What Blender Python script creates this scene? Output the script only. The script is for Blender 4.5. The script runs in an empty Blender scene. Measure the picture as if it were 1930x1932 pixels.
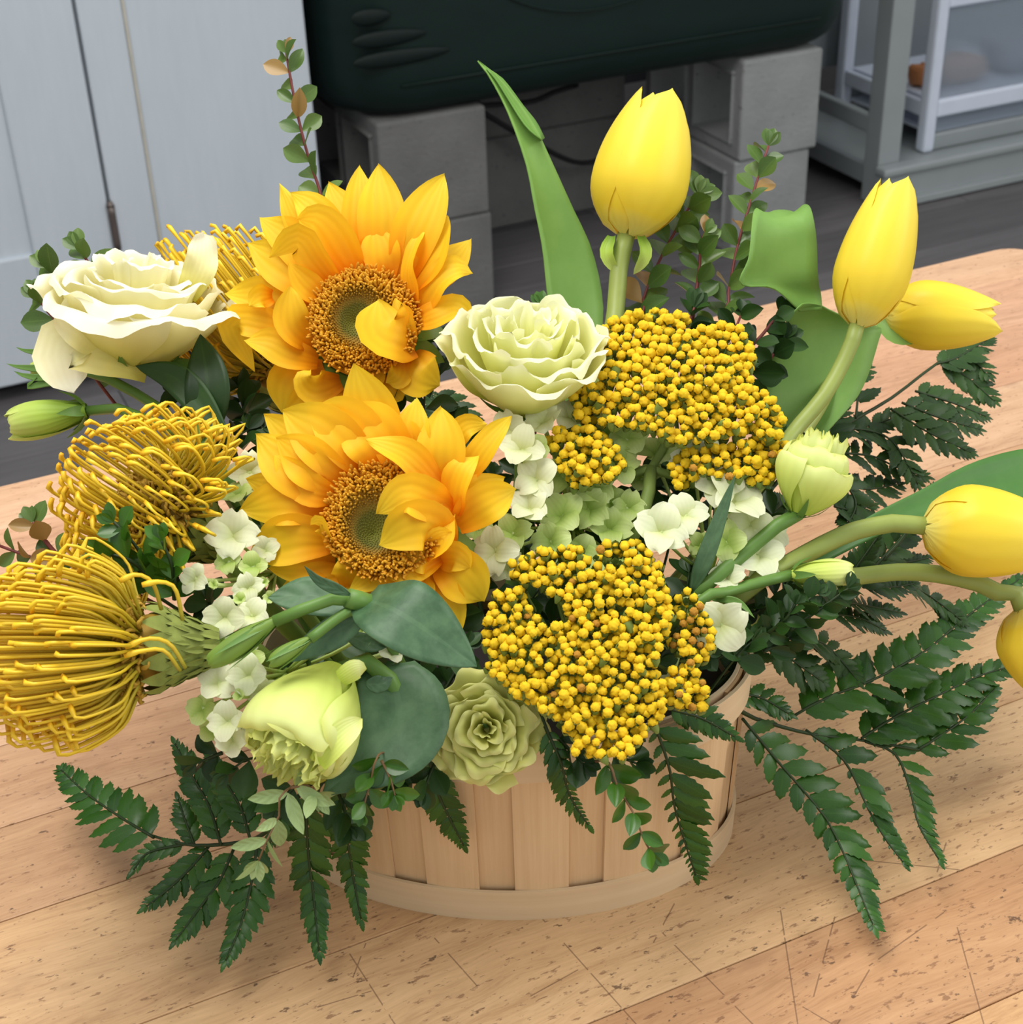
import bpy, math, random
import numpy as np
from mathutils import Vector, Matrix

random.seed(7); rng = np.random.default_rng(7)
scene = bpy.context.scene

# ------------------------------------------------------------------ camera
F_PX = 2900.0
CAM_H = 0.55
def nrm(v):
    v = np.asarray(v, float); n = np.linalg.norm(v); return v / n if n > 1e-12 else v
_dn = nrm([165, -4690, -F_PX]); _z = -_dn
_x = np.array([7512, 2085, -F_PX], float); _x = nrm(_x - _x.dot(_z) * _z); _y = np.cross(_z, _x)
R = np.array([_x, _y, _z])                 # camera axes -> world axes
CAM = np.array([0, 0, CAM_H])
cd = bpy.data.cameras.new('camera'); co = bpy.data.objects.new('camera', cd)
scene.collection.objects.link(co)
m4 = np.eye(4); m4[:3, :3] = R; m4[:3, 3] = CAM
co.matrix_world = Matrix(m4.tolist())
cd.sensor_fit = 'HORIZONTAL'; cd.sensor_width = 36; cd.lens = 36 * F_PX / 1930
cd.clip_start = 0.02; cd.clip_end = 30
cd.dof.use_dof = True; cd.dof.focus_distance = 0.71; cd.dof.aperture_fstop = 26
scene.camera = co

# ------------------------------------------------------------------ world, lamps, exposure
scene.view_settings.view_transform = 'Standard'; scene.view_settings.look = 'None'
scene.view_settings.exposure = 0.15; scene.view_settings.gamma = 1; scene.view_settings.use_curve_mapping = False
w = bpy.data.worlds.new('shop_daylight'); scene.world = w; w.use_nodes = True
w.node_tree.nodes['Background'].inputs[0].default_value = (0.97, 0.985, 1.0, 1)
w.node_tree.nodes['Background'].inputs[1].default_value = 0.66
def area(name, loc, target, sx, sy, power, col):
    l = bpy.data.lights.new(name, 'AREA'); l.shape = 'RECTANGLE'; l.size = sx; l.size_y = sy
    l.energy = power; l.color = col
    o = bpy.data.objects.new(name, l); scene.collection.objects.link(o)
    o.location = loc
    o.rotation_euler = (Vector(target) - Vector(loc)).to_track_quat('-Z', 'Y').to_euler()
area('ceiling_lamp', (0.0, 0.85, 1.9), (0.1, 0.7, 0.0), 1.6, 0.9, 34, (1.0, 0.97, 0.92))
area('shop_window_light', (2.3, -0.6, 1.5), (0.3, 0.7, 0.1), 1.4, 1.2, 22, (1.0, 0.98, 0.96))

# ------------------------------------------------------------------ rays and planes
def ray(px, py): return R @ np.array([(px - 965) / F_PX, -(py - 966) / F_PX, -1.0])
def P(px, py, d): return CAM + ray(px, py) * d
def T(px, py, z=0.0):
    r = ray(px, py); return CAM + r * ((z - CAM[2]) / r[2])
def W(px, py, y):
    r = ray(px, py); return CAM + r * (y / r[1])
def CV(x, y, z): return R @ nrm([x, y, z])  # right, up, toward the viewer
TOCAM = CV(0, 0, 1)
def PX(d): return d / F_PX                   # metres spanned by a pixel at depth d
def zoomed(x0, y0, s):
    return lambda x, y: (x0 + x * s, y0 + y * s)
S7 = 700 / 1930
Z1 = zoomed(0, 0, S7); Z2 = zoomed(600, 0, S7); Z3 = zoomed(1230, 0, S7)
Z4 = zoomed(0, 600, S7); Z5 = zoomed(600, 600, S7); Z6 = zoomed(1230, 600, S7)
Z7 = zoomed(0, 1232, S7); Z8 = zoomed(600, 1232, S7); Z9 = zoomed(1230, 1232, S7)

# ------------------------------------------------------------------ materials
def lin(c):
    return tuple(((v / 255) / 12.92 if v / 255 <= 0.04045 else ((v / 255 + 0.055) / 1.055) ** 2.4) for v in c) + (1,)
class NT:
    def __init__(s, name):
        s.m = bpy.data.materials.new(name); s.m.use_nodes = True
        s.t = s.m.node_tree; s.b = s.t.nodes['Principled BSDF']; s.out = s.t.nodes['Material Output']
    def l(s, a, b): s.t.links.new(a, b)
    def val(s, sock, v):
        if hasattr(v, 'is_output'): s.l(v, sock)
        else: sock.default_value = v
    def math(s, op, a, b=0.0, clamp=False):
        nd = s.t.nodes.new('ShaderNodeMath'); nd.operation = op; nd.use_clamp = clamp
        s.val(nd.inputs[0], a); s.val(nd.inputs[1], b); return nd.outputs[0]
    def vmath(s, op, a, b=None, out=0):
        nd = s.t.nodes.new('ShaderNodeVectorMath'); nd.operation = op
        s.val(nd.inputs[0], a)
        if b is not None:
            s.val(nd.inputs[3 if op == 'SCALE' else 1], b)
        return nd.outputs[out]
    def mix(s, f, a, b, typ='MIX'):
        nd = s.t.nodes.new('ShaderNodeMix'); nd.data_type = 'RGBA'; nd.blend_type = typ
        s.val(nd.inputs[0], f); s.val(nd.inputs[6], a); s.val(nd.inputs[7], b); return nd.outputs[2]
    def ramp(s, f, stops, interp='LINEAR'):
        nd = s.t.nodes.new('ShaderNodeValToRGB'); e = nd.color_ramp; e.interpolation = interp
        while len(e.elements) < len(stops): e.elements.new(0.5)
        for el, (p, c) in zip(e.elements, stops): el.position = p; el.color = c
        s.val(nd.inputs[0], f); return nd.outputs[0]
    def noise(s, vec, scale, detail=3, rough=0.5, out=0):
        nd = s.t.nodes.new('ShaderNodeTexNoise'); nd.inputs['Scale'].default_value = scale
        nd.inputs['Detail'].default_value = detail; nd.inputs['Roughness'].default_value = rough
        if vec is not None: s.l(vec, nd.inputs['Vector'])
        return nd.outputs[out]
    def mapv(s, vec, scale=(1, 1, 1), loc=(0, 0, 0), rot=(0, 0, 0)):
        nd = s.t.nodes.new('ShaderNodeMapping'); nd.inputs['Scale'].default_value = scale
        nd.inputs['Location'].default_value = loc; nd.inputs['Rotation'].default_value = rot
        s.l(vec, nd.inputs['Vector']); return nd.outputs[0]
    def coord(s, which): 
        nd = s.t.nodes.new('ShaderNodeTexCoord'); return nd.outputs[which]
    def uv(s):
        sp = s.t.nodes.new('ShaderNodeSeparateXYZ'); s.l(s.coord('UV'), sp.inputs[0]); return sp.outputs[0], sp.outputs[1]
    def rnd(s): return s.t.nodes.new('ShaderNodeObjectInfo').outputs['Random']
    def bump(s, h, strength=0.3, dist=0.001):
        nd = s.t.nodes.new('ShaderNodeBump'); nd.inputs['Strength'].default_value = strength
        nd.inputs['Distance'].default_value = dist; s.l(h, nd.inputs['Height']); s.l(nd.outputs[0], s.b.inputs['Normal'])
        return nd.outputs[0]
    def base(s, col, rough=0.5, spec=0.5):
        s.val(s.b.inputs['Base Color'], col); s.val(s.b.inputs['Roughness'], rough)
        s.b.inputs['Specular IOR Level'].default_value = spec
    def translucent(s, col, fac):
        tr = s.t.nodes.new('ShaderNodeBsdfTranslucent'); s.val(tr.inputs[0], col)
        mx = s.t.nodes.new('ShaderNodeMixShader'); mx.inputs[0].default_value = fac
        s.l(s.b.outputs[0], mx.inputs[1]); s.l(tr.outputs[0], mx.inputs[2]); s.l(mx.outputs[0], s.out.inputs[0])

def petal_mat(name, stops, trans=0.3, vein=0.12, veins=14, rough=0.55, spec=0.25, jitter=0.12, wob=0.25):
    """colour runs along the petal (uv.x), fine veins lie across it (uv.y)"""
    k = NT(name); u, v = k.uv()
    nz = k.noise(k.coord('Object'), 60, 2)
    uu = k.math('ADD', u, k.math('MULTIPLY', k.math('SUBTRACT', nz, 0.5), wob))
    c = k.ramp(uu, [(p, lin(q)) for p, q in stops])
    wv = k.math('SINE', k.math('ADD', k.math('MULTIPLY', v, veins * 6.283), k.math('MULTIPLY', nz, 3)))
    f = k.math('MULTIPLY', k.math('ADD', k.math('MULTIPLY', wv, 0.5), 0.5), vein)
    c = k.mix(f, c, k.mix(1.0, c, (0.72, 0.62, 0.5, 1), 'MULTIPLY'))
    r = k.math('ADD', 1 - jitter, k.math('MULTIPLY', k.rnd(), 2 * jitter))
    c = k.mix(1.0, c, k.vmath('SCALE', (1, 1, 1), r), 'MULTIPLY')
    k.base(c, rough, spec); k.bump(wv, 0.12, 0.0004)
    k.translucent(c, trans); return k.m

def leaf_mat(name, dark, light, trans=0.15, rough=0.38, veins=9, edge=None, tipcol=None, spec=0.5, vs=0.5, mottle=0.8, msc=45):
    k = NT(name); u, v = k.uv()
    nz = k.noise(k.coord('Object'), msc, 5, 0.65)
    f = k.math('ADD', k.math('MULTIPLY', k.rnd(), 0.6), k.math('MULTIPLY', k.math('SUBTRACT', nz, 0.3), mottle), True)
    c = k.mix(f, lin(dark), lin(light))
    av = k.math('ABSOLUTE', k.math('SUBTRACT', v, 0.5))
    mid = k.math('LESS_THAN', av, 0.035)
    c = k.mix(k.math('MULTIPLY', mid, vs), c, k.mix(0.5, c, lin(light)))
    sv = k.math('SINE', k.math('ADD', k.math('MULTIPLY', u, veins * 6.283), k.math('MULTIPLY', av, -14)))
    if tipcol is not None:
        c = k.mix(k.math('MULTIPLY', k.math('GREATER_THAN', k.rnd(), 0.93), 0.6), c, lin(tipcol))
    k.base(c, rough, spec)
    if veins: k.bump(sv, 0.2, 0.0005)
    k.translucent(c, trans); return k.m

def plain(name, col, rough=0.5, spec=0.4, var=0.08, scale=30, trans=0.0, bump=0.0):
    k = NT(name); nz = k.noise(k.coord('Object'), scale, 4)
    c = k.mix(nz, tuple(v * (1 - 2 * var) for v in lin(col)[:3]) + (1,), tuple(min(1, v * (1 + 2 * var)) for v in lin(col)[:3]) + (1,))
    k.base(c, rough, spec)
    if bump: k.bump(nz, bump, 0.002)
    if trans: k.translucent(c, trans)
    return k.m

# ------------------------------------------------------------------ geometry helpers
class Geo:
    def __init__(s): s.V = []; s.F = []; s.U = []
    def add(s, V, F, U=None):
        o = len(s.V); s.V += [tuple(v) for v in V]; s.F += [tuple(i + o for i in f) for f in F]
        s.U += list(U) if U is not None else [(0.5, 0.5)] * len(V)
        return s
def to_mesh(name, g, mat, smooth=True):
    me = bpy.data.meshes.new(name); me.from_pydata(g.V, [], g.F)
    ul = me.uv_layers.new(name='UVMap')
    li = np.empty(len(me.loops), np.int32); me.loops.foreach_get('vertex_index', li)
    ul.data.foreach_set('uv', np.asarray(g.U, np.float32)[li].ravel())
    if smooth: me.polygons.foreach_set('use_smooth', [True] * len(me.polygons))
    me.materials.append(mat); me.update(); return me
ORG = {}
LINK = scene.collection.objects.link
def org(o): return ORG[o.name] if o is not None else np.zeros(3)
def part(name, g, mat, parent=None, at=None, smooth=True, sharp=None):
    """one mesh object whose vertices are given in world space"""
    V = np.asarray(g.V, float); at = V.mean(0) if at is None else np.asarray(at, float)
    g2 = Geo(); g2.V = (V - at).tolist(); g2.F = g.F; g2.U = g.U
    o = bpy.data.objects.new(name, to_mesh(name, g2, mat, smooth)); LINK(o)
    if sharp: o.data.set_sharp_from_angle(angle=sharp)
    o.parent = parent; o.location = at - org(parent); ORG[o.name] = at; return o
def inst(name, me, M, parent):
    """an object sharing mesh data; M is a 4x4 world matrix (numpy)"""
    o = bpy.data.objects.new(name, me); LINK(o); o.parent = parent
    M = M.copy(); at = M[:3, 3].copy(); M[:3, 3] -= org(parent); o.matrix_basis = Matrix(M.tolist())
    ORG[o.name] = at; return o
def thing(name, label, cat, at, group=None):
    o = bpy.data.objects.new(name, None); LINK(o); o.location = at; ORG[o.name] = np.asarray(at, float)
    o.empty_display_size = 0.02
    tag(o, label, cat, group); return o
def tag(o, label, cat, group=None):
    o['label'] = label; o['category'] = cat
    if group: o['group'] = group
    return o
def frame(pos, xdir, zdir, s=1.0, sy=None, sz=None):
    x = nrm(xdir); z = np.asarray(zdir, float); z = z - z.dot(x) * x
    if np.linalg.norm(z) < 1e-6: z = np.cross(x, [0.3, 0.5, 0.8])
    z = nrm(z); y = np.cross(z, x); M = np.eye(4)
    M[:3, 0] = x * s; M[:3, 1] = y * (s if sy is None else sy); M[:3, 2] = z * (s if sz is None else sz); M[:3, 3] = pos
    return M

def smooth_path(pts, n):
    """Catmull-Rom through pts, resampled to n+1 points"""
    p = np.asarray(pts, float)
    if len(p) == 2: return p[0] + (p[1] - p[0]) * np.linspace(0, 1, n + 1)[:, None]
    q = np.vstack([2 * p[0] - p[1], p, 2 * p[-1] - p[-2]]); out = []
    for t in np.linspace(0, len(p) - 1, 12 * (len(p) - 1) + 1):
        i = min(int(t), len(p) - 2); f = t - i; a, b, c, d = q[i:i + 4]
        out.append(0.5 * (2 * b + (c - a) * f + (2 * a - 5 * b + 4 * c - d) * f * f + (3 * b - a - 3 * c + d) * f ** 3))
    out = np.array(out); L = np.concatenate([[0], np.cumsum(np.linalg.norm(np.diff(out, axis=0), axis=1))])
    t = np.linspace(0, L[-1], n + 1)
    return np.stack([np.interp(t, L, out[:, k]) for k in range(p.shape[1])], 1)
def tangents(s):
    t = np.gradient(s, axis=0); return t / np.maximum(np.linalg.norm(t, axis=1), 1e-9)[:, None]
def tube(pts, rad, n=8, sides=6, caps=True, raw=False):
    s = np.asarray(pts, float) if raw else smooth_path(pts, n)
    m = len(s); rr = np.interp(np.linspace(0, 1, m), np.linspace(0, 1, len(rad)), rad) if np.ndim(rad) else np.full(m, rad)
    tg = tangents(s); a = nrm(np.cross(tg[0], [0.31, 0.2, 0.93])); V = []; U = []
    for i in range(m):
        a = nrm(a - a.dot(tg[i]) * tg[i]); b = np.cross(tg[i], a)
        for k in range(sides):
            th = 2 * math.pi * k / sides
            V.append(s[i] + (a * math.cos(th) + b * math.sin(th)) * rr[i]); U.append((i / (m - 1), k / sides))
    F = [(i * sides + k, i * sides + (k + 1) % sides, (i + 1) * sides + (k + 1) % sides, (i + 1) * sides + k) for i in range(m - 1) for k in range(sides)]
    if caps: F += [tuple(range(sides))[::-1], tuple((m - 1) * sides + k for k in range(sides))]
    return V, F, U
def prof(u, base=0.3, peak=0.45, sharp=0.8):
    if u < peak: return base + (1 - base) * math.sin(math.pi / 2 * u / peak)
    return max(0.0, math.cos(math.pi / 2 * (u - peak) / (1 - peak))) ** sharp
def grid_faces(nu, nv):
    return [(i * nv + j, i * nv + j + 1, (i + 1) * nv + j + 1, (i + 1) * nv + j) for i in range(nu - 1) for j in range(nv - 1)]
def blade(pts, width, hint, pf=prof, cup=0.2, ridge=0.0, ruffle=0.0, k=3.0, nu=12, nv=7, roll=0.0, edge=None, thick=0.0):
    """a petal or leaf blade along a spine; hint = surface normal (one, or one per point)"""
    s = smooth_path(pts, nu); tg = tangents(s); H = np.atleast_2d(hint)
    t = np.linspace(0, 1, nu + 1); hh = np.stack([np.interp(t, np.linspace(0, 1, len(H)), H[:, c]) for c in range(3)], 1) if len(H) > 1 else np.repeat(H, nu + 1, 0)
    ph = random.random() * 6.28; V = []; U = []; side0 = None
    for i in range(nu + 1):
        N = hh[i] - hh[i].dot(tg[i]) * tg[i]; N = nrm(N); S = np.cross(tg[i], N)
        if roll:
            c, q = math.cos(roll), math.sin(roll); S, N = S * c + N * q, N * c - S * q
        u = i / nu; w = width * pf(u)
        for j in range(nv):
            v = 2 * j / (nv - 1) - 1
            z = cup * w * v * v + ridge * w * math.cos(v * 7.5) * (1 - u * 0.6) + ruffle * math.sin(ph + u * k * 6.28 + (1.7 if v > 0 else 0)) * abs(v) ** 2
            ww = w * (1 + (edge(u, v) if edge else 0))
            V.append(s[i] + S * ww * v + N * z); U.append((u, j / (nv - 1)))
    F = grid_faces(nu + 1, nv)
    if thick:
        n0 = len(V); N = nrm(np.mean(hh, 0))
        V2 = [v - N * thick for v in V]; V += V2; U += U[:]
        F2 = [tuple(a + n0 for a in f[::-1]) for f in F]
        rim = [i * nv for i in range(nu + 1)]; rim2 = [i * nv + nv - 1 for i in range(nu + 1)]
        for a in range(nu):
            F2.append((rim[a], rim[a + 1], rim[a + 1] + n0, rim[a] + n0)); F2.append((rim2[a + 1], rim2[a], rim2[a] + n0, rim2[a + 1] + n0))
        F = F + F2
    return V, F, U
def box(g, x0, x1, y0, y1, z0, z1, bev=0.0):
    """a box with chamfered edges, added to g"""
    if bev <= 0:
        V = [(x, y, z) for x in (x0, x1) for y in (y0, y1) for z in (z0, z1)]
        F = [(0, 1, 3, 2), (4, 6, 7, 5), (0, 4, 5, 1), (2, 3, 7, 6), (0, 2, 6, 4), (1, 5, 7, 3)]
        g.add(V, F); return g
    import bmesh
    bm = bmesh.new(); r = bmesh.ops.create_cube(bm, size=1)
    for v in bm.verts: v.co = ((x0 + x1) / 2 + v.co.x * (x1 - x0), (y0 + y1) / 2 + v.co.y * (y1 - y0), (z0 + z1) / 2 + v.co.z * (z1 - z0))
    bmesh.ops.bevel(bm, geom=bm.edges[:], offset=bev, segments=2, affect='EDGES', profile=0.5)
    bm.verts.ensure_lookup_table(); bm.verts.index_update()
    g.add([tuple(v.co) for v in bm.verts], [tuple(v.index for v in f.verts) for f in bm.faces]); bm.free(); return g
def gbox(*a, **k): return box(Geo(), *a, **k)
def prism(outline, z0, z1):
    """vertical prism over a 2-D outline (counter-clockwise)"""
    n = len(outline); g = Geo()
    g.add([(x, y, z0) for x, y in outline] + [(x, y, z1) for x, y in outline],
          [tuple(range(n))[::-1], tuple(range(n, 2 * n))] + [(i, (i + 1) % n, n + (i + 1) % n, n + i) for i in range(n)])
    return g

# ================================================================== setting: floor, back wall
ZF = -0.75
def struct(o): o['kind'] = 'structure'; return o
M_floor = NT('floor_vinyl')
def _f(k):
    p = k.coord('Object'); pp = k.mapv(k.t.nodes.new('ShaderNodeNewGeometry').outputs['Position'], (2.0, 26, 1))
    nz = k.noise(pp, 3, 5, 0.6); c = k.mix(nz, lin((78, 76, 77)), lin((118, 115, 116)))
    r = k.math('ADD', 0.85, k.math('MULTIPLY', k.rnd(), 0.3))
    c = k.mix(1.0, c, k.vmath('SCALE', (1, 1, 1), r), 'MULTIPLY')
    k.base(c, 0.55, 0.35); k.bump(nz, 0.1, 0.002)
_f(M_floor); M_floor = M_floor.m
M_wall = plain('back_wall_paint', (52, 52, 56), 0.8, 0.2, 0.05, 4)
g = gbox(-2.6, 6.0, -1.5, 3.9, ZF - 0.1, ZF - 0.006)
floor = struct(part('floor', g, M_floor, None, (0, 0, ZF), False))
row = 0; y = -0.4
while y < 3.9:
    x = -1.6 - (row % 3) * 0.4
    while x < 4.6:
        x0, x1 = max(x, -1.6), min(x + 1.2, 4.6)
        if x1 - x0 > 0.05:
            part('floor_plank', gbox(x0 + .001, x1 - .001, y + .001, min(y + .18, 3.9) - .001, ZF - .006, ZF, .001), M_floor, floor, None, False)
        x += 1.2
    y += 0.18; row += 1
struct(part('wall_back', gbox(-2.6, 6.0, 3.9, 4.0, ZF - .1, 2.0), M_wall, None, (0, 3.9, ZF), False))
struct(part('wall_left', gbox(-2.7, -2.6, -1.5, 4.0, ZF - .1, 2.0), plain('pale_wall_paint', (214, 216, 216), .8, .2, .03, 4), None, (-2.6, 1, ZF), False))

# ================================================================== white cabinet on the left
M_cab = NT('white_cabinet_paint')
def _c(k):
    p = k.coord('Object'); n1 = k.noise(k.mapv(p, (6, 6, 2.2)), 1.5, 4); n2 = k.noise(k.mapv(p, (30, 30, 4)), 3, 3)
    f = k.math('ADD', k.math('MULTIPLY', n1, 0.7), k.math('MULTIPLY', n2, 0.3))
    c = k.mix(f, lin((180, 190, 200)), lin((208, 216, 222))); k.base(c, 0.45, 0.4); k.bump(n2, 0.08, 0.003)
_c(M_cab); M_cab = M_cab.m
M_caulk = plain('aged_caulk', (196, 192, 180), 0.6)
M_hinge = plain('hinge_metal', (110, 100, 95), 0.4, 0.5); M_hinge.node_tree.nodes['Principled BSDF'].inputs['Metallic'].default_value = 0.6
YC = 2.70
xa = W(-160, 300, YC)[0]; xs = W(178, 220, YC)[0]; xc = W(268, 235, YC)[0]; xe = W(583, 130, YC)[0]
cab = thing('white_cabinet', 'white painted wooden cabinet standing on the grey floor left of the dark green tub', 'cabinet', (xs, YC + .25, ZF))
zb = ZF + 0.035; zt = 0.3
part('carcass', gbox(xa, xe - .003, YC + .024, YC + .55, zb, zt, .003), M_cab, cab, None, False)
part('plinth', gbox(xa + .02, xe - .05, YC + .07, YC + .5, ZF, zb), plain('plinth_black', (25, 25, 27), 0.7), cab, None, False)
zr = W(30, 487, YC)[2]; xr = W(62, 470, YC)[0]
door = part('door', gbox(xa, xs - .004, YC + .008, YC + .024, zb, zt, .002), M_cab, cab, None, False)
part('bottom_rail', gbox(xa, xr, YC, YC + .02, zb, zr, .004), M_cab, door, None, False)
part('door_stile', gbox(xr, xs - .004, YC, YC + .02, zb, zt, .004), M_cab, door, None, False)
part('face_stile', gbox(xs + .002, xc - .002, YC, YC + .024, zb, zt, .003), M_cab, cab, None, False)
part('side_board', gbox(xc + .002, xe, YC - .004, YC + .024, zb, zt, .004), M_cab, cab, None, False)
g = Geo(); g.add(*tube([(xc, YC - .001, zb), (xc, YC - .001, zt)], .003, 4, 6)); part('caulk_bead', g, M_caulk, cab)
h0, h1 = W(216, 470, YC), W(206, 388, YC)
g = Geo(); g.add(*tube([(xs, YC - .004, h0[2]), (xs, YC - .004, h1[2])], .007, 6, 10)); hg = part('hinge', g, M_hinge, cab)
g = Geo(); g.add(*tube([(xs, YC - .004, h1[2]), (xs, YC - .004, h1[2] + .01)], [.008, .003], 3, 10)); part('hinge_cap', g, M_hinge, hg)

# ================================================================== concrete blocks
def concrete(name, a, b):
    k = NT(name); p = k.coord('Object'); n1 = k.noise(p, 9, 5, .6); n2 = k.noise(p, 90, 3, .7)
    c = k.mix(n1, lin(a), lin(b)); pit = k.math('GREATER_THAN', n2, 0.66)
    c = k.mix(k.math('MULTIPLY', pit, 0.55), c, (0.05, 0.05, 0.05, 1)); k.base(c, 0.9, 0.15)
    k.bump(n2, 0.5, 0.004); return k.m
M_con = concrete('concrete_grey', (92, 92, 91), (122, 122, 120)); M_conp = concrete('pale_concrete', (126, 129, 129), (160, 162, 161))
def block(x0, x1, y0, ln, z0, z1, label, cat='block', mat=None):
    tx = x1 - x0; hh = z1 - z0
    ys = [y0, y0 + .033, y0 + ln / 2 - .018, y0 + ln / 2 + .018, y0 + ln - .033, y0 + ln]; zs = [z0, z0 + .033, z1 - .033, z1]
    g = Geo(); idx = {}
    for ix, x in enumerate((x0, x1)):
        for a, yy in enumerate(ys):
            for b, zz in enumerate(zs): idx[ix, a, b] = len(g.V); g.V.append((x, yy, zz)); g.U.append((0.5, 0.5))
    hole = {(1, 1), (3, 1)}
    for a in range(5):
        for b in range(3):
            if (a, b) in hole:
                for (p, q) in (((a, b), (a + 1, b)), ((a + 1, b), (a + 1, b + 1)), ((a + 1, b + 1), (a, b + 1)), ((a, b + 1), (a, b))):
                    g.F.append((idx[0, p[0], p[1]], idx[0, q[0], q[1]], idx[1, q[0], q[1]], idx[1, p[0], p[1]]))
            else:
                g.F.append((idx[0, a, b], idx[0, a, b + 1], idx[0, a + 1, b + 1], idx[0, a + 1, b]))
                g.F.append((idx[1, a, b], idx[1, a + 1, b], idx[1, a + 1, b + 1], idx[1, a, b + 1]))
    for a in range(5):
        g.F.append((idx[0, a, 0], idx[0, a + 1, 0], idx[1, a + 1, 0], idx[1, a, 0])); g.F.append((idx[0, a, 3], idx[1, a, 3], idx[1, a + 1, 3], idx[0, a + 1, 3]))
    for b in range(3):
        g.F.append((idx[0, 0, b], idx[1, 0, b], idx[1, 0, b + 1], idx[0, 0, b + 1])); g.F.append((idx[0, 5, b], idx[0, 5, b + 1], idx[1, 5, b + 1], idx[1, 5, b]))
    o = part('concrete_block', g, mat or M_con, None, ((x0 + x1) / 2, y0 + ln / 2, z0), False)
    bm = o.modifiers.new('worn_edges', 'BEVEL'); bm.width = .006; bm.segments = 2; bm.limit_method = 'ANGLE'
    return tag(o, label, cat, None)
YB = 2.64
bl0, bl1 = W(715, 300, YB)[0], W(924, 300, YB)[0]
ztop = W(918, 199, YB)[2]; zmid = W(926, 404, YB)[2]; zmid = (ztop + ZF) / 2 if abs(zmid - (ztop + ZF) / 2) < .03 else zmid
br0, br1 = W(1398, 230, YB)[0], W(1545, 230, YB)[0]; br1 = br0 + (bl1 - bl0) * 0.86
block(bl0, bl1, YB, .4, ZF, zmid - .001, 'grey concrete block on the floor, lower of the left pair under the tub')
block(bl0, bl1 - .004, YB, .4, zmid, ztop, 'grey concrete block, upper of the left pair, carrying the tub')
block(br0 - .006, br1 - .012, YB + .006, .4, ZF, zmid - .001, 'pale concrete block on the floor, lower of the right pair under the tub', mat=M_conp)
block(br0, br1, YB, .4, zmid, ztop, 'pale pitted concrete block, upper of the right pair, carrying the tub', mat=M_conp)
bx0, bx1 = W(905, 200, 3.05)[0], W(1180, 200, 3.05)[0]
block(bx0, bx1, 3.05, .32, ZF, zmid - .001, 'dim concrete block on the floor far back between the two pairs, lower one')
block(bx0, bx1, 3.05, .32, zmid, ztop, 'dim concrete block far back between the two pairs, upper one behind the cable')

# ================================================================== dark green tub
M_tub = NT('dark_green_plastic')
def _t(k):
    p = k.coord('Object'); n1 = k.noise(k.mapv(p, (3, 3, 10)), 3, 4); n2 = k.noise(p, 160, 3, .6)
    c = k.mix(n1, lin((4, 24, 20)), lin((9, 34, 29))); k.base(c, 0.55, 0.3); k.bump(n2, 0.15, 0.002)
_t(M_tub); M_tub = M_tub.m
tx0 = max(W(612, 20, YB - .02)[0], xe + .028); tx1 = W(1640, 5, YB - .02)[0]
tub = thing('plastic_tub', 'big dark green plastic tub with rounded corners resting on concrete blocks', 'tub', ((tx0 + tx1) / 2, YB + .3, ztop))
def rrect(x0, x1, y0, y1, r, n=6):
    o = []
    for cx, cy, a0 in ((x1 - r, y1 - r, 0), (x0 + r, y1 - r, 90), (x0 + r, y0 + r, 180), (x1 - r, y0 + r, 270)):
        for i in range(n + 1):
            a = math.radians(a0 + 90 * i / n); o.append((cx + r * math.cos(a), cy + r * math.sin(a)))
    return o
g = Geo(); rings = [(0, .075), (.003, .048), (.012, .028), (.028, .014), (.055, .005), (.10, .001), (.3, -.003), (.62, -.008), (.63, -.02), (.67, -.022), (.675, -.018)]
nr = 28
for dz, ins in rings:
    for x, y in rrect(tx0 + ins, tx1 - ins, YB - .02 + ins, YB + .62 - ins, .13, 6): g.V.append((x, y, ztop + dz)); g.U.append((.5, .5))
for i in range(len(rings) - 1):
    for j in range(nr): g.F.append((i * nr + j, i * nr + (j + 1) % nr, (i + 1) * nr + (j + 1) % nr, (i + 1) * nr + j))
g.F.append(tuple(range(nr))[::-1])
n0 = len(g.V)
for dz, ins in ((.675, -.0), (.3, .03), (.05, .04)):
    for x, y in rrect(tx0 + ins, tx1 - ins, YB - .02 + ins, YB + .62 - ins, .11, 6): g.V.append((x, y, ztop + dz)); g.U.append((.5, .5))
for j in range(nr): g.F.append(((len(rings) - 1) * nr + j, (len(rings) - 1) * nr + (j + 1) % nr, n0 + (j + 1) % nr, n0 + j))
for i in range(2):
    for j in range(nr): g.F.append((n0 + i * nr + j, n0 + i * nr + (j + 1) % nr, n0 + (i + 1) * nr + (j + 1) % nr, n0 + (i + 1) * nr + j))
g.F.append(tuple(n0 + 2 * nr + j for j in range(nr)))
part('tub_body', g, M_tub, tub)
M_grip = plain('tub_grip_plastic', (3, 20, 17), 0.6, 0.25)
for (a, b) in (((662, 40), (738, 24)), ((664, 84), (806, 58)), ((666, 124), (850, 90))):
    p0, p1 = W(*a, YB - .021), W(*b, YB - .021); g = Geo(); ax = p1 - p0; L = np.linalg.norm(ax) / 2; c = (p0 + p1) / 2
    ex = nrm([ax[0], 0, 0.0]); rows = []
    for i in range(9):
        th = math.pi * i / 8
        for j in range(12):
            ph = 2 * math.pi * j / 12
            rr = math.sin(th)
            g.V.append((c[0] - L * math.cos(th), c[1] + .006 * rr * math.sin(ph), (p0[2] + p1[2]) / 2 + (p1[2] - p0[2]) * 0 + .016 * rr * math.cos(ph) * (1.2 - .5 * i / 8))); g.U.append((.5, .5))
    for i in range(8):
        for j in range(12): g.F.append((i * 12 + j, i * 12 + (j + 1) % 12, (i + 1) * 12 + (j + 1) % 12, (i + 1) * 12 + j))
    part('grip_rib', g, M_grip, tub)
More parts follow.
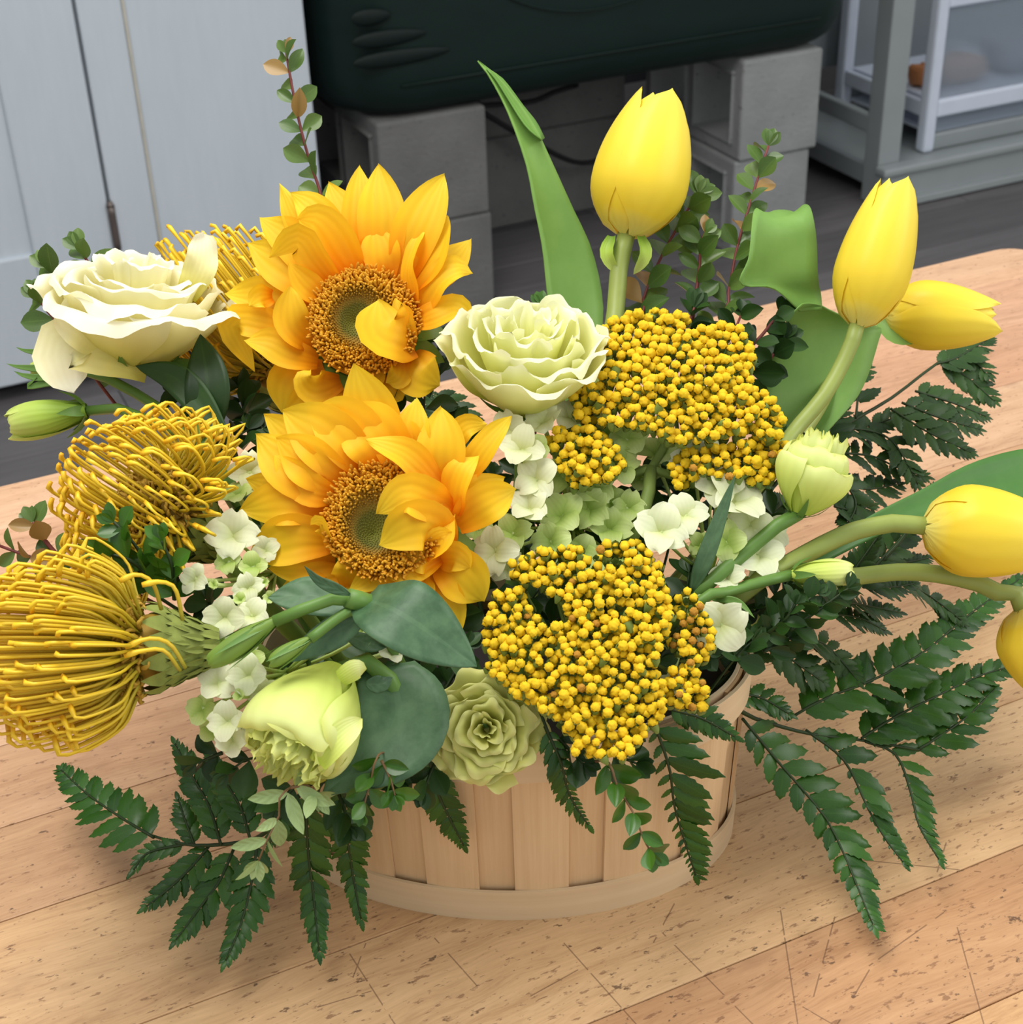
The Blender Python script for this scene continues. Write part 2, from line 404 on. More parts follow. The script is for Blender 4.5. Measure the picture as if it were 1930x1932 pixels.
g = Geo(); c = W(1125, -190, YB - .026); rad = abs(W(1125, 17, YB - .024)[2] - c[2])
g.add(*tube([(c[0] + rad * 1.45 * math.sin(a), YB - .0255, c[2] - rad * math.cos(a)) for a in np.linspace(-1.2, 1.2, 15)], .0016, 30, 6)); part('moulded_ring', g, M_tub, tub)
p0, p1 = W(700, 172, YB - .019), W(1600, 20, YB - .019)
g = Geo(); g.add(*tube([(tx0 + .12, YB - .0195, p0[2]), (tx1 - .12, YB - .0195, p0[2])], .0022, 4, 6)); part('moulded_line', g, M_tub, tub)
M_cable = plain('black_cable', (14, 14, 15), 0.5)
g = Geo(); g.add(*tube([W(890, 200, 2.98), W(1000, 192, 2.98), W(1045, 174, 2.98), W(1090, 160, 2.98)], .006, 14, 6))
g.add(*tube([W(890, 200, 2.98), W(1000, 265, 2.98), W(1085, 306, 2.98), W(1145, 298, 2.98), W(1190, 280, 2.98), W(1215, 235, 2.98)], .006, 24, 6))
tag(part('cable', g, M_cable, None, W(1085, 306, 3.0)), 'thin black cable sagging in front of the far blocks under the tub', 'cable')

# ================================================================== grey rack with clear drawers
M_rack = plain('grey_rack_metal', (150, 157, 158), 0.42, 0.45, .04, 12)
M_rackd = plain('grey_rack_metal_side', (132, 139, 142), 0.5, 0.4, .04, 12)
M_wht = plain('white_plastic', (214, 222, 236), 0.4, 0.45, .03)
k = NT('clear_plastic'); k.base(lin((196, 206, 218)), 0.28, 0.5); k.b.inputs['Transmission Weight'].default_value = 0.7; k.b.inputs['IOR'].default_value = 1.1
k.b.inputs['Alpha'].default_value = 0.75
M_clear = k.m
YR = 2.74
fx0 = W(1668, 200, YR)[0]; fx1 = W(1708, 200, YR)[0]
zs = W(1800, 296, YR)[2]; zl = W(1730, 375, YR - .03)[2]
rack = thing('metal_rack', 'grey metal shelving rack at the right behind the workbench', 'rack', (fx0 + .4, YR + .25, ZF))
RX1 = fx0 + 1.0; RD = .46
for (a, b, nm) in ((fx0, YR, 0), (RX1 - .05, YR, 1), (fx0, YR + RD, 0), (RX1 - .05, YR + RD, 1)):
    part('post', gbox(a, a + (fx1 - fx0), b, b + .055, ZF, .5, .004), M_rack, rack, None, False)
zr1 = W(1700, 325, YR - .03)[2]; zr0 = W(1735, 368, YR - .03)[2]
fr = part('front_rail', gbox(fx0 - .005, RX1, YR - .03, YR - .002, zr0, zr1, .003), M_rack, rack, None, False)
part('rail_lip', gbox(fx0 - .012, RX1, YR - .042, YR - .002, zr1 - .004, zr1 + .016, .006), M_rack, fr, None, False)
part('rail_flange', gbox(fx0 + .06, RX1, YR - .046, YR - .002, zr0 - .014, zr0 + .004, .003), M_rack, fr, None, False)
part('side_rail', gbox(fx0 + .004, fx0 + .022, YR + .055, YR + RD, zr0 + .02, zr1 + .0, .003), M_rackd, rack, None, False)
part('side_bar', gbox(fx0 + .004, fx0 + .026, YR + .055, YR + RD, zr1 + .075, zr1 + .115, .004), M_rack, rack, None, False)
part('bottom_shelf', gbox(fx0 + .01, RX1, YR, YR + RD, zr1 - .02, zr1 - .004), M_rack, rack, None, False)
part('back_panel', gbox(fx0 + .02, RX1, YR + RD + .01, YR + RD + .02, zr1 + .1, .5), M_rackd, rack, None, False)
dy = YR + .05; zd0 = zr1 - .003
dx0 = W(1752, 200, dy)[0]; dwid = .62
dr = thing('drawer_tower', 'white plastic drawer tower with clear drawers standing on the grey rack', 'drawers', (dx0 + .3, dy + .18, zd0))
fr0 = .032
za, zb_, zc, zd = W(1850, 238, dy)[2], W(1850, 210, dy)[2], W(1850, 176, dy)[2], W(1850, 8, dy)[2]
part('side_frame', gbox(dx0, dx0 + fr0, dy, dy + .035, zd0, zd + .42, .008), M_wht, dr, None, False)
part('side_frame', gbox(dx0 + dwid, dx0 + dwid + fr0, dy, dy + .035, zd0, zd + .42, .008), M_wht, dr, None, False)
part('side_frame', gbox(dx0, dx0 + fr0, dy + .33, dy + .365, zd0, zd + .42, .008), M_wht, dr, None, False)
part('base_rail', gbox(dx0 + fr0, dx0 + dwid, dy + .008, dy + .034, zd0, za, .006), M_rack, dr, None, False)
zlo = za
part('shelf_rail', gbox(dx0 + fr0, dx0 + dwid, dy + .004, dy + .036, zb_ + .002, zc, .006), M_wht, dr, None, False)
part('shelf_plate', gbox(dx0 + fr0, dx0 + dwid, dy + .036, dy + .36, zc - .012, zc - .004), M_wht, dr, None, False)
part('shelf_rail', gbox(dx0 + fr0, dx0 + dwid, dy + .004, dy + .036, zd, zd + .026, .006), M_wht, dr, None, False)
part('side_bar', gbox(dx0 + .004, dx0 + .02, dy + .035, dy + .33, zb_ + .004, zc - .004, .003), M_wht, dr, None, False)
part('drawer_front', gbox(dx0 + fr0 + .002, dx0 + dwid - .002, dy + .014, dy + .018, zc + .002, zd - .002, .001), M_clear, dr, None, False)
part('drawer_front', gbox(dx0 + fr0 + .002, dx0 + dwid - .002, dy + .014, dy + .018, za + .002, zb_, .001), M_clear, dr, None, False)
part('drawer_floor', gbox(dx0 + fr0, dx0 + dwid, dy + .03, dy + .34, za - .004, za + .002), M_wht, dr, None, False)
part('drawer_back', gbox(dx0 + fr0, dx0 + dwid, dy + .342, dy + .346, za, zd), M_rackd, dr, None, False)
def lump(name, c, rx, ry, rz, mat, label, cat, seed):
    r2 = np.random.default_rng(seed); g = Geo(); A, B = 8, 12; ph = r2.random(6) * 6
    for i in range(A + 1):
        th = math.pi * i / A
        for j in range(B):
            a = 2 * math.pi * j / B; q = 1 + .14 * math.sin(3 * a + ph[0]) * math.sin(th) + .12 * math.sin(2 * th * 2 + ph[1] + a)
            g.V.append((c[0] + rx * q * math.sin(th) * math.cos(a), c[1] + ry * q * math.sin(th) * math.sin(a), c[2] + rz * (1 + q * math.cos(th)) * .9)); g.U.append((.5, .5))
    for i in range(A):
        for j in range(B): g.F.append((i * B + j, (i + 1) * B + j, (i + 1) * B + (j + 1) % B, i * B + (j + 1) % B))
    return tag(part(name, g, mat, None, c), label, cat)
tan_m = plain('tan_wrapping', (190, 160, 140), 0.7); gr_m = plain('grey_wrapping', (150, 155, 165), 0.6); org_m = plain('orange_wrapping', (200, 130, 80), 0.6)
zz = zc - .003
lump('wrapped_bundle', (dx0 + .17, dy + .12, zz), .08, .06, .035, tan_m, 'tan wrapped bundle seen through the clear upper drawer front', 'bundle', 1)
lump('grey_bundle', (dx0 + .36, dy + .14, zz), .09, .07, .045, gr_m, 'grey wrapped bundle at the right inside the clear upper drawer', 'bundle', 2)
lump('ribbon_roll', (dx0 + .075, dy + .13, zz), .028, .035, .03, org_m, 'small orange roll at the left inside the clear upper drawer', 'ribbon', 3)
lump('crumpled_film', (dx0 + .24, dy + .15, za + .002), .15, .08, .014, gr_m, 'pale crumpled film lying in the clear lower drawer', 'film', 4)

# ================================================================== butcher-block workbench
M_wood = NT('worn_butcher_block')
SCR = [((1020, 1730), (1200, 1932)), ((1470, 1700), (1505, 1932)), ((1275, 1700), (1233, 1778)), ((1240, 1750), (1420, 1932)), ((1785, 1590), (1768, 1645)),
       ((1806, 1750), (1856, 1932)), ((1640, 1830), (1580, 1932)), ((1780, 1722), (1640, 1822)), ((690, 1780), (660, 1860)), ((660, 1800), (745, 1932)),
       ((820, 1770), (900, 1860)), ((1575, 1730), (1535, 1880)), ((1600, 1620), (1850, 1645)), ((1000, 1880), (1090, 1830)), ((600, 1900), (700, 1870)), ((1515, 1900), (1570, 1932))]
def _w(k):
    gp = k.t.nodes.new('ShaderNodeNewGeometry').outputs['Position']; oi = k.t.nodes.new('ShaderNodeObjectInfo')
    off = k.vmath('SCALE', (7.3, 3.1, 5.7), oi.outputs['Random']); p = k.vmath('ADD', gp, off)
    warp = k.noise(k.mapv(p, (3, 9, 1)), 2, 3, .5, 1); p2 = k.vmath('ADD', p, k.vmath('SCALE', k.vmath('SUBTRACT', warp, (.5, .5, .5)), 0.035))
    g1 = k.noise(k.mapv(p2, (2.2, 34, 3)), 2.2, 5, .62); g2 = k.noise(k.mapv(p2, (22, 260, 4)), 2.6, 4, .7); bl = k.noise(k.mapv(p, (2.5, 7, 1)), 2.2, 3)
    f = k.math('ADD', k.math('MULTIPLY', g1, 0.55), k.math('MULTIPLY', g2, 0.45))
    tone = k.ramp(f, [(0.28, (0.62, 0.52, 0.44, 1)), (0.48, (0.93, 0.89, 0.84, 1)), (0.70, (1.14, 1.14, 1.12, 1))])
    c = k.mix(1.0, oi.outputs['Color'], tone, 'MULTIPLY')
    c = k.mix(k.math('MULTIPLY', k.math('SUBTRACT', bl, 0.42, ), 1.3, True), c, k.mix(1.0, c, (0.90, 0.76, 0.64, 1), 'MULTIPLY'))
    # pores and dents: more of them on the worn front boards
    sp = k.t.nodes.new('ShaderNodeSeparateXYZ'); k.l(gp, sp.inputs[0])
    wear = k.math('SUBTRACT', 1.25, k.math('MULTIPLY', sp.outputs[1], 1.45), True)
    pz = k.noise(k.mapv(p, (150, 380, 60)), 1.0, 3, .6); dz = k.noise(k.mapv(p, (110, 190, 60), rot=(0, 0, .5)), 1.0, 3, .65)
    pore = k.ramp(k.math('SUBTRACT', pz, k.math('MULTIPLY', k.math('SUBTRACT', 1.0, wear), 0.05)), [(0.585, (0, 0, 0, 1)), (0.66, (1, 1, 1, 1))])
    dent = k.ramp(k.math('ADD', dz, k.math('MULTIPLY', wear, 0.075)), [(0.70, (0, 0, 0, 1)), (0.75, (1, 1, 1, 1))])
    c = k.mix(k.math('MULTIPLY', pore, 0.6), c, lin((110, 70, 45))); c = k.mix(k.math('MULTIPLY', dent, 0.75), c, lin((70, 48, 36)))
    st = k.noise(k.mapv(p, (5, 9, 1)), 3.0, 4, .6)
    c = k.mix(k.math('MULTIPLY', k.math('SUBTRACT', st, 0.60, True), 2.2, True), c, lin((120, 85, 62)))
    # knife scratches, at their places on the bench
    tot = None
    for a, b in SCR:
        A, B = T(*a), T(*b); ba = B - A; L2 = float(ba.dot(ba))
        pa = k.vmath('SUBTRACT', gp, tuple(A)); h = k.math('DIVIDE', k.vmath('DOT_PRODUCT', pa, tuple(ba), 1), L2, True)
        d = k.vmath('LENGTH', k.vmath('SUBTRACT', pa, k.vmath('SCALE', tuple(ba), h)), None, 1)
        q = k.math('LESS_THAN', d, 0.00034); tot = q if tot is None else k.math('MAXIMUM', tot, q)
    brk = k.math('GREATER_THAN', k.noise(k.mapv(p, (60, 60, 1)), 1.5, 2), 0.42)
    tot = k.math('MULTIPLY', tot, brk)
    c = k.mix(k.math('MULTIPLY', tot, 0.6), c, lin((96, 66, 46)))
    k.base(c, 0.42, 0.4); k.val(k.b.inputs['Roughness'], k.math('ADD', 0.36, k.math('MULTIPLY', g1, 0.25)))
    hh = k.math('SUBTRACT', k.math('MULTIPLY', f, 0.5), k.math('ADD', dent, pore)); k.bump(hh, 0.35, 0.0006)
_w(M_wood); M_wood = M_wood.m
TX0, TX1 = -0.62, 0.985
bench = thing('workbench', 'worn butcher block workbench of long glued boards under the flower basket', 'table', (0.2, 0.55, ZF))
seams = [0.10, .18, .26, .336, .407, .497, .588, .655, .722, .80, .88, .955, 1.018]
tones = [(198, 156, 114), (204, 164, 120), (206, 168, 124), (190, 149, 110), (210, 176, 134), (206, 170, 128), (192, 154, 118), (196, 158, 124), (208, 172, 140), (202, 160, 130), (210, 168, 138), (214, 176, 144)]
for i in range(len(seams) - 1):
    y0, y1 = seams[i] + .00025, seams[i + 1] - .00025
    if i == len(seams) - 2:
        rc = .03; ol = [(TX0, y0), (TX1, y0), (TX1, y1 - rc)] + [(TX1 - rc + rc * math.cos(a), y1 - rc + rc * math.sin(a)) for a in np.linspace(0, math.pi / 2, 8)][1:] + [(TX0, y1)]
        g = prism(ol, -.045, 0)
    else: g = gbox(TX0, TX1, y0, y1, -.045, 0)
    o = part('board', g, M_wood, bench, None, False); o.color = lin(tones[i])
    b = o.modifiers.new('edge', 'BEVEL'); b.width = .0006 if i < len(seams) - 2 else .004; b.segments = 2; b.limit_method = 'ANGLE'
M_leg = plain('bench_leg_wood', (150, 120, 90), 0.6)
for x in (TX0 + .06, TX1 - .13):
    for y in (.16, .90): part('leg', gbox(x, x + .07, y, y + .07, ZF, -.045, .004), M_leg, bench, None, False)

# ================================================================== stave basket
BA, BB, BANG = 0.1140, 0.0700, math.radians(-29)
BC = np.array([0.2365, 0.5435, 0.0]); BH = 0.107; FL = 0.042
def rim_pt(t, z, off=0.0):
    a = (BA + off) * (1 + FL * z / BH); b = (BB + off) * (1 + FL * z / BH); x, y = a * math.cos(t), b * math.sin(t)
    return np.array([BC[0] + x * math.cos(BANG) - y * math.sin(BANG), BC[1] + x * math.sin(BANG) + y * math.cos(BANG), z])
_ts = np.linspace(0, 2 * math.pi, 721); _pp = np.array([rim_pt(t, 0.0) for t in _ts]); _L = np.concatenate([[0], np.cumsum(np.linalg.norm(np.diff(_pp, axis=0), axis=1))])
def t_at(s): return float(np.interp(s % 1.0, _L / _L[-1], _ts))
def basket_wood(name, a, b, horiz=False):
    k = NT(name); p = k.coord('Object'); sc = (4, 4, 220) if horiz else (330, 330, 6)
    n1 = k.noise(k.mapv(p, sc), 1.0, 4, .6); n2 = k.noise(p, 24, 3)
    f = k.math('ADD', k.math('MULTIPLY', n1, .75), k.math('MULTIPLY', k.math('ADD', k.rnd(), n2), .2))
    k.base(k.mix(f, lin(a), lin(b)), 0.5, 0.35); k.bump(n1, 0.25, .0006); return k.m
M_stave = basket_wood('stave_wood', (196, 158, 112), (232, 202, 160)); M_hoop = basket_wood('hoop_wood', (206, 178, 138), (232, 210, 174), True)
basket = thing('flower_basket', 'oval pale wooden stave basket holding the flowers on the workbench', 'basket', BC)
def shell(t0, t1, z0, z1, o_out, o_in, n, bow=0.0):
    g = Geo(); ts_ = np.linspace(t0, t1, n + 1)
    for z in (z0, z1):
        for off in (o_out, o_in):
            for i, t in enumerate(ts_): g.V.append(tuple(rim_pt(t, z, off + bow * math.sin(math.pi * i / n)))); g.U.append((i / n, z / BH))
    m = n + 1
    for i in range(n):
        g.F += [(i, i + 1, 2 * m + i + 1, 2 * m + i), (m + i + 1, m + i, 3 * m + i, 3 * m + i + 1), (2 * m + i, 2 * m + i + 1, 3 * m + i + 1, 3 * m + i), (i + 1, i, m + i, m + i + 1)]
    if abs(t1 - t0) < 6.2: g.F += [(0, 2 * m, 3 * m, m), (n, m + n, 3 * m + n, 2 * m + n)]
    return g
NS = 14; s0 = 0.716
for i in range(NS):
    c = s0 + i / NS; hw = .30 / NS
    part('stave', shell(t_at(c - hw), t_at(c - hw) + ((t_at(c + hw) - t_at(c - hw)) % (2 * math.pi)), .003, BH - .002, .0000, -.0014, 4, .0004), M_stave, basket, None, False)
    c2 = c + .5 / NS; hw = .24 / NS
    part('stave', shell(t_at(c2 - hw), t_at(c2 - hw) + ((t_at(c2 + hw) - t_at(c2 - hw)) % (2 * math.pi)), .003, BH - .002, -.0018, -.0032, 4), M_stave, basket, None, False)
part('bottom_hoop', shell(0, 2 * math.pi, .0, .0185, .0020, .0003, 96), M_hoop, basket, sharp=.7)
part('top_hoop', shell(0, 2 * math.pi, BH - .019, BH, .0020, .0003, 96), M_hoop, basket, sharp=.7)
part('inner_hoop', shell(0, 2 * math.pi, BH - .019, BH, -.0034, -.005, 96), M_hoop, basket, sharp=.7)
part('base_board', prism([tuple(rim_pt(t, 0, -.004)[:2]) for t in np.linspace(0, 2 * math.pi, 49)[:-1]], .001, .005), M_hoop, basket, None, False)
part('foam_liner', prism([tuple(rim_pt(t, .085, -.007)[:2]) for t in np.linspace(0, 2 * math.pi, 49)[:-1]], .006, .084), plain('dark_liner', (38, 26, 22), .5), basket, None, False)
def rooted(fx=0.0, fy=0.0, z=0.072):
    """a point in the foam, fx and fy in -1..1 of the basket's half axes"""
    x, y = BA * fx * .82, BB * fy * .82
    return np.array([BC[0] + x * math.cos(BANG) - y * math.sin(BANG), BC[1] + x * math.sin(BANG) + y * math.cos(BANG), z])

# ================================================================== plant materials
M_sun = petal_mat('sunflower_petal', [(0, (242, 142, 14)), (.2, (255, 176, 24)), (.5, (255, 204, 38)), (1, (255, 220, 56))], .36, .16, 5, .5, .2, .05, .12)
M_tulip = petal_mat('tulip_petal', [(0, (242, 232, 130)), (.14, (252, 224, 66)), (.5, (255, 231, 70)), (1, (255, 236, 92))], .24, .04, 5, .42, .3, .03, .1)
M_cream = petal_mat('cream_petal', [(0, (198, 192, 84)), (.3, (236, 230, 142)), (.62, (250, 245, 190)), (1, (255, 253, 232))], .28, .06, 7, .5, .25, .02, .15)
M_limec = petal_mat('green_white_petal', [(0, (206, 212, 100)), (.35, (236, 236, 140)), (.7, (246, 247, 184)), (1, (252, 252, 218))], .28, .06, 7, .5, .25, .02, .2)
M_lime = petal_mat('lime_petal', [(0, (196, 216, 84)), (.4, (226, 240, 128)), (.8, (238, 246, 164)), (1, (220, 226, 124))], .26, .06, 8, .5, .25, .03, .15)
M_olive = petal_mat('yellow_green_petal', [(0, (150, 150, 50)), (.4, (194, 196, 94)), (.8, (216, 218, 126)), (1, (228, 228, 150))], .25, .07, 7, .55, .2, .04, .2)
M_budg = petal_mat('green_bud_petal', [(0, (120, 160, 50)), (.4, (176, 206, 82)), (1, (214, 226, 130))], .2, .08, 8, .45, .3, .04, .15)
M_hyd = petal_mat('hydrangea_petal', [(0, (214, 222, 150)), (.4, (232, 238, 196)), (1, (240, 243, 210))], .3, .06, 6, .5, .25, .05, .15)
M_hydg = petal_mat('green_hydrangea_petal', [(0, (170, 200, 92)), (.5, (196, 218, 126)), (1, (214, 230, 158))], .3, .08, 6, .5, .25, .06, .15)
M_stem = plain('green_stem', (118, 148, 60), .45, .4, .12, 60, .1)
M_tstem = plain('tulip_stem', (152, 166, 84), .42, .4, .1, 60, .1)
M_lstem = plain('lisianthus_stem', (100, 138, 62), .45, .4, .1, 60, .1)
M_rstem = plain('red_stem', (112, 52, 48), .5, .35, .15, 80)
M_bstem = plain('brown_stem', (120, 92, 62), .6, .3, .15, 80)
M_tleaf = leaf_mat('tulip_leaf', (96, 146, 58), (140, 182, 92), .22, .5, 0, spec=.4, vs=.1)
M_tleafd = leaf_mat('tulip_leaf_deep_green', (58, 106, 46), (92, 140, 66), .16, .46, 0, spec=.4, vs=.1)
M_bleaf = leaf_mat('lisianthus_leaf', (44, 80, 48), (92, 126, 86), .1, .48, 4, spec=.45, mottle=1.5, msc=130)
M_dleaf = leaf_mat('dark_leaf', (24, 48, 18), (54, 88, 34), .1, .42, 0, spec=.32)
M_sleaf = leaf_mat('small_sprig_leaf', (58, 92, 34), (112, 140, 66), .18, .36, 0, tipcol=(190, 130, 80))
M_pleaf = leaf_mat('pale_leaf_back', (136, 164, 100), (172, 194, 134), .2, .55, 4)
M_gleaf = leaf_mat('bright_small_leaf', (36, 80, 18), (82, 128, 36), .15, .3, 0)
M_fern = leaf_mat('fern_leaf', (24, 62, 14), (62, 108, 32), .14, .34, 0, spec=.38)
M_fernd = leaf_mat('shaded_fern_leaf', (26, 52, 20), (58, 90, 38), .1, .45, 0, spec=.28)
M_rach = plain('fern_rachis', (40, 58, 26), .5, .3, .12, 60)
M_sty = petal_mat('protea_style', [(0, (160, 156, 50)), (.35, (208, 178, 40)), (.8, (240, 202, 44)), (.93, (252, 210, 50)), (1, (246, 186, 40))], .08, .0, 1, .4, .4, .06, .05)
M_peri = plain('protea_perianth', (176, 140, 46), .6, .3, .2, 200)
M_invo = plain('protea_bracts', (128, 138, 68), .7, .2, .25, 160)
M_yar = plain('yarrow_button', (255, 203, 38), .65, .2, .10, 420, .12, .2)
M_yarb = plain('faded_yarrow_button', (178, 128, 44), .75, .2, .2, 420)
M_ystem = plain('yarrow_stem', (122, 142, 70), .55, .3, .15, 90)
def _disc():
    k = NT('sunflower_disc'); u, v = k.uv(); nz = k.noise(k.coord('Object'), 400, 3)
    c = k.ramp(k.math('ADD', u, k.math('MULTIPLY', k.math('SUBTRACT', nz, .5), .14)), [(0, lin((122, 124, 44))), (.3, lin((100, 98, 34))), (.46, lin((158, 120, 34))), (.7, lin((224, 168, 44))), (1, lin((214, 148, 32)))])
    k.base(c, .65, .25); return k.m
M_disc = _disc()
def inside(poly, x, y):
    c = False; n = len(poly)
    for i in range(n):
        x1, y1 = poly[i]; x2, y2 = poly[(i + 1) % n]
        if (y1 > y) != (y2 > y) and x < (x2 - x1) * (y - y1) / (y2 - y1) + x1: c = not c
    return c
def stem(parent, pts, r0, r1, mat, n=10, sides=7, name='stem'):
    g = Geo(); g.add(*tube(pts, [r0, r1], n, sides)); return part(name, g, mat, parent)

# ================================================================== sunflowers
def sunflower(label, cx, cy, d, nv, rd, conv, petals, root, eye, label_cat='sunflower'):
    c = P(cx, cy, d); n = CV(*nv); up = nrm(CV(0, 1, 0) - CV(0, 1, 0).dot(n) * n); rt = np.cross(up, n)
    th = thing('sunflower', label, 'sunflower', root, 'sunflowers')
    sc = PX(d)
    back = c - n * .018
    stem(th, [root, root * .55 + back * .45 - n * .02, back - n * .012, back], .0055, .006, M_stem, 12, 8)
    g = Geo()   # green receptacle behind the head
    for i in range(6):
        a = i / 5; rr = rd * (1.02 - .75 * a ** 1.4)
        for j in range(24):
            t = 2 * math.pi * j / 24; g.V.append(c - n * (.001 + .018 * a) + (rt * math.cos(t) + up * math.sin(t)) * rr); g.U.append((a, j / 24))
    for i in range(5):
        for j in range(24): g.F.append((i * 24 + j, i * 24 + (j + 1) % 24, (i + 1) * 24 + (j + 1) % 24, (i + 1) * 24 + j))
    rec = part('receptacle', g, M_stem, th)
    for j in range(18):
        t = 2 * math.pi * (j + random.random() * .4) / 18; o = rt * math.cos(t) + up * math.sin(t); L = rd * (.55 + .25 * random.random())
        g = Geo(); g.add(*blade([c - n * .012 + o * rd * .8, c - n * .010 + o * (rd * .95 + L * .4), c - n * .016 + o * (rd * .95 + L)], .006, n, lambda u: prof(u, .7, .25, .8), .15, nu=5, nv=3))
        part('bract', g, M_stem, rec)
    # the disc: domed rim, sunken green eye
    ex, ey = eye; e = (rt * ex + up * ey) * rd
    g = Geo(); NR, NA = 12, 36
    for i in range(NR + 1):
        q = i / NR; hgt = .0065 * math.sin(min(1, q * 1.05) * 2.3) + .002 - (.006 if q > .97 else 0)
        for j in range(NA):
            t = 2 * math.pi * j / NA; g.V.append(c + e * (1 - q) + (rt * math.cos(t) + up * math.sin(t)) * rd * q + n * hgt); g.U.append((q, j / NA))
    for i in range(NR):
        for j in range(NA): g.F.append((i * NA + j, (i + 1) * NA + j, (i + 1) * NA + (j + 1) % NA, i * NA + (j + 1) % NA))
    disc = part('disc', g, M_disc, th)
    g = Geo(); N = 1500
    for i in range(N):
        q = math.sqrt((i + .5) / N); t = i * 2.399963
        big = max(0, (q - .42) / .58); h = .0009 + .0042 * min(1, big * 2.2) * (.75 + .5 * random.random()); r = .00042 + .0004 * min(1, big * 2)
        dirv = rt * math.cos(t) + up * math.sin(t); hgt = .0065 * math.sin(min(1, q * 1.05) * 2.3) + .0015
        b = c + e * (1 - q) + dirv * rd * q * .99 + n * hgt
        ax = nrm(n + dirv * (.55 * (q - .5)) + (rt * random.uniform(-1, 1) + up * random.uniform(-1, 1)) * (.18 + .35 * min(1, big * 2)))
        a1 = nrm(np.cross(ax, [.3, .8, .1])); a2 = np.cross(ax, a1); V = []; U = []
        for (hh, rr) in ((0, .8), (h * .7, 1.0), (h, .55)):
            for k in range(4): V.append(b + ax * hh + (a1 * math.cos(k * 1.5708) + a2 * math.sin(k * 1.5708)) * r * rr); U.append((q, .5))
        F = [(l * 4 + k, l * 4 + (k + 1) % 4, l * 4 + 4 + (k + 1) % 4, l * 4 + 4 + k) for l in range(2) for k in range(4)] + [(8, 9, 10, 11)]
        g.add(V, F, U)
    fl = part('disc_florets', g, M_disc, disc); fl['kind'] = 'stuff'
    for pt in petals:
        (bx, by), mids, (tx, ty), wz, lm, lt, roll = pt
        pb = np.array(conv(bx, by)); ptp = np.array(conv(tx, ty)); w_ = wz * (conv(1, 0)[0] - conv(0, 0)[0])
        if not mids: mids = [((bx + tx) / 2, (by + ty) / 2)]
        B = P(pb[0], pb[1], d - lm[0] / 1000)
        pts = [B] + [P(*conv(*m_), d - q / 1000) for m_, q in zip(mids, lm[1:])] + [P(ptp[0], ptp[1], d - lt / 1000)]
        L = np.linalg.norm(pts[-1] - pts[0])
        g = Geo(); g.add(*blade(pts, w_ * sc * .52, nrm(n + TOCAM), lambda u: (.45 + .55 * math.sin(math.pi / 2 * u / .48)) if u < .48 else max(0, 1 - ((u - .48) / .52) ** 2.0), random.uniform(.12, .3), .045, .0012, 1.6, 14, 9, roll))
        part('petal', g, M_sun, th)
    return th
ZS1 = zoomed(400, 300, 520 / 1930); ZS2 = zoomed(440, 680, 540 / 1930)
D1, D2 = .735, .672
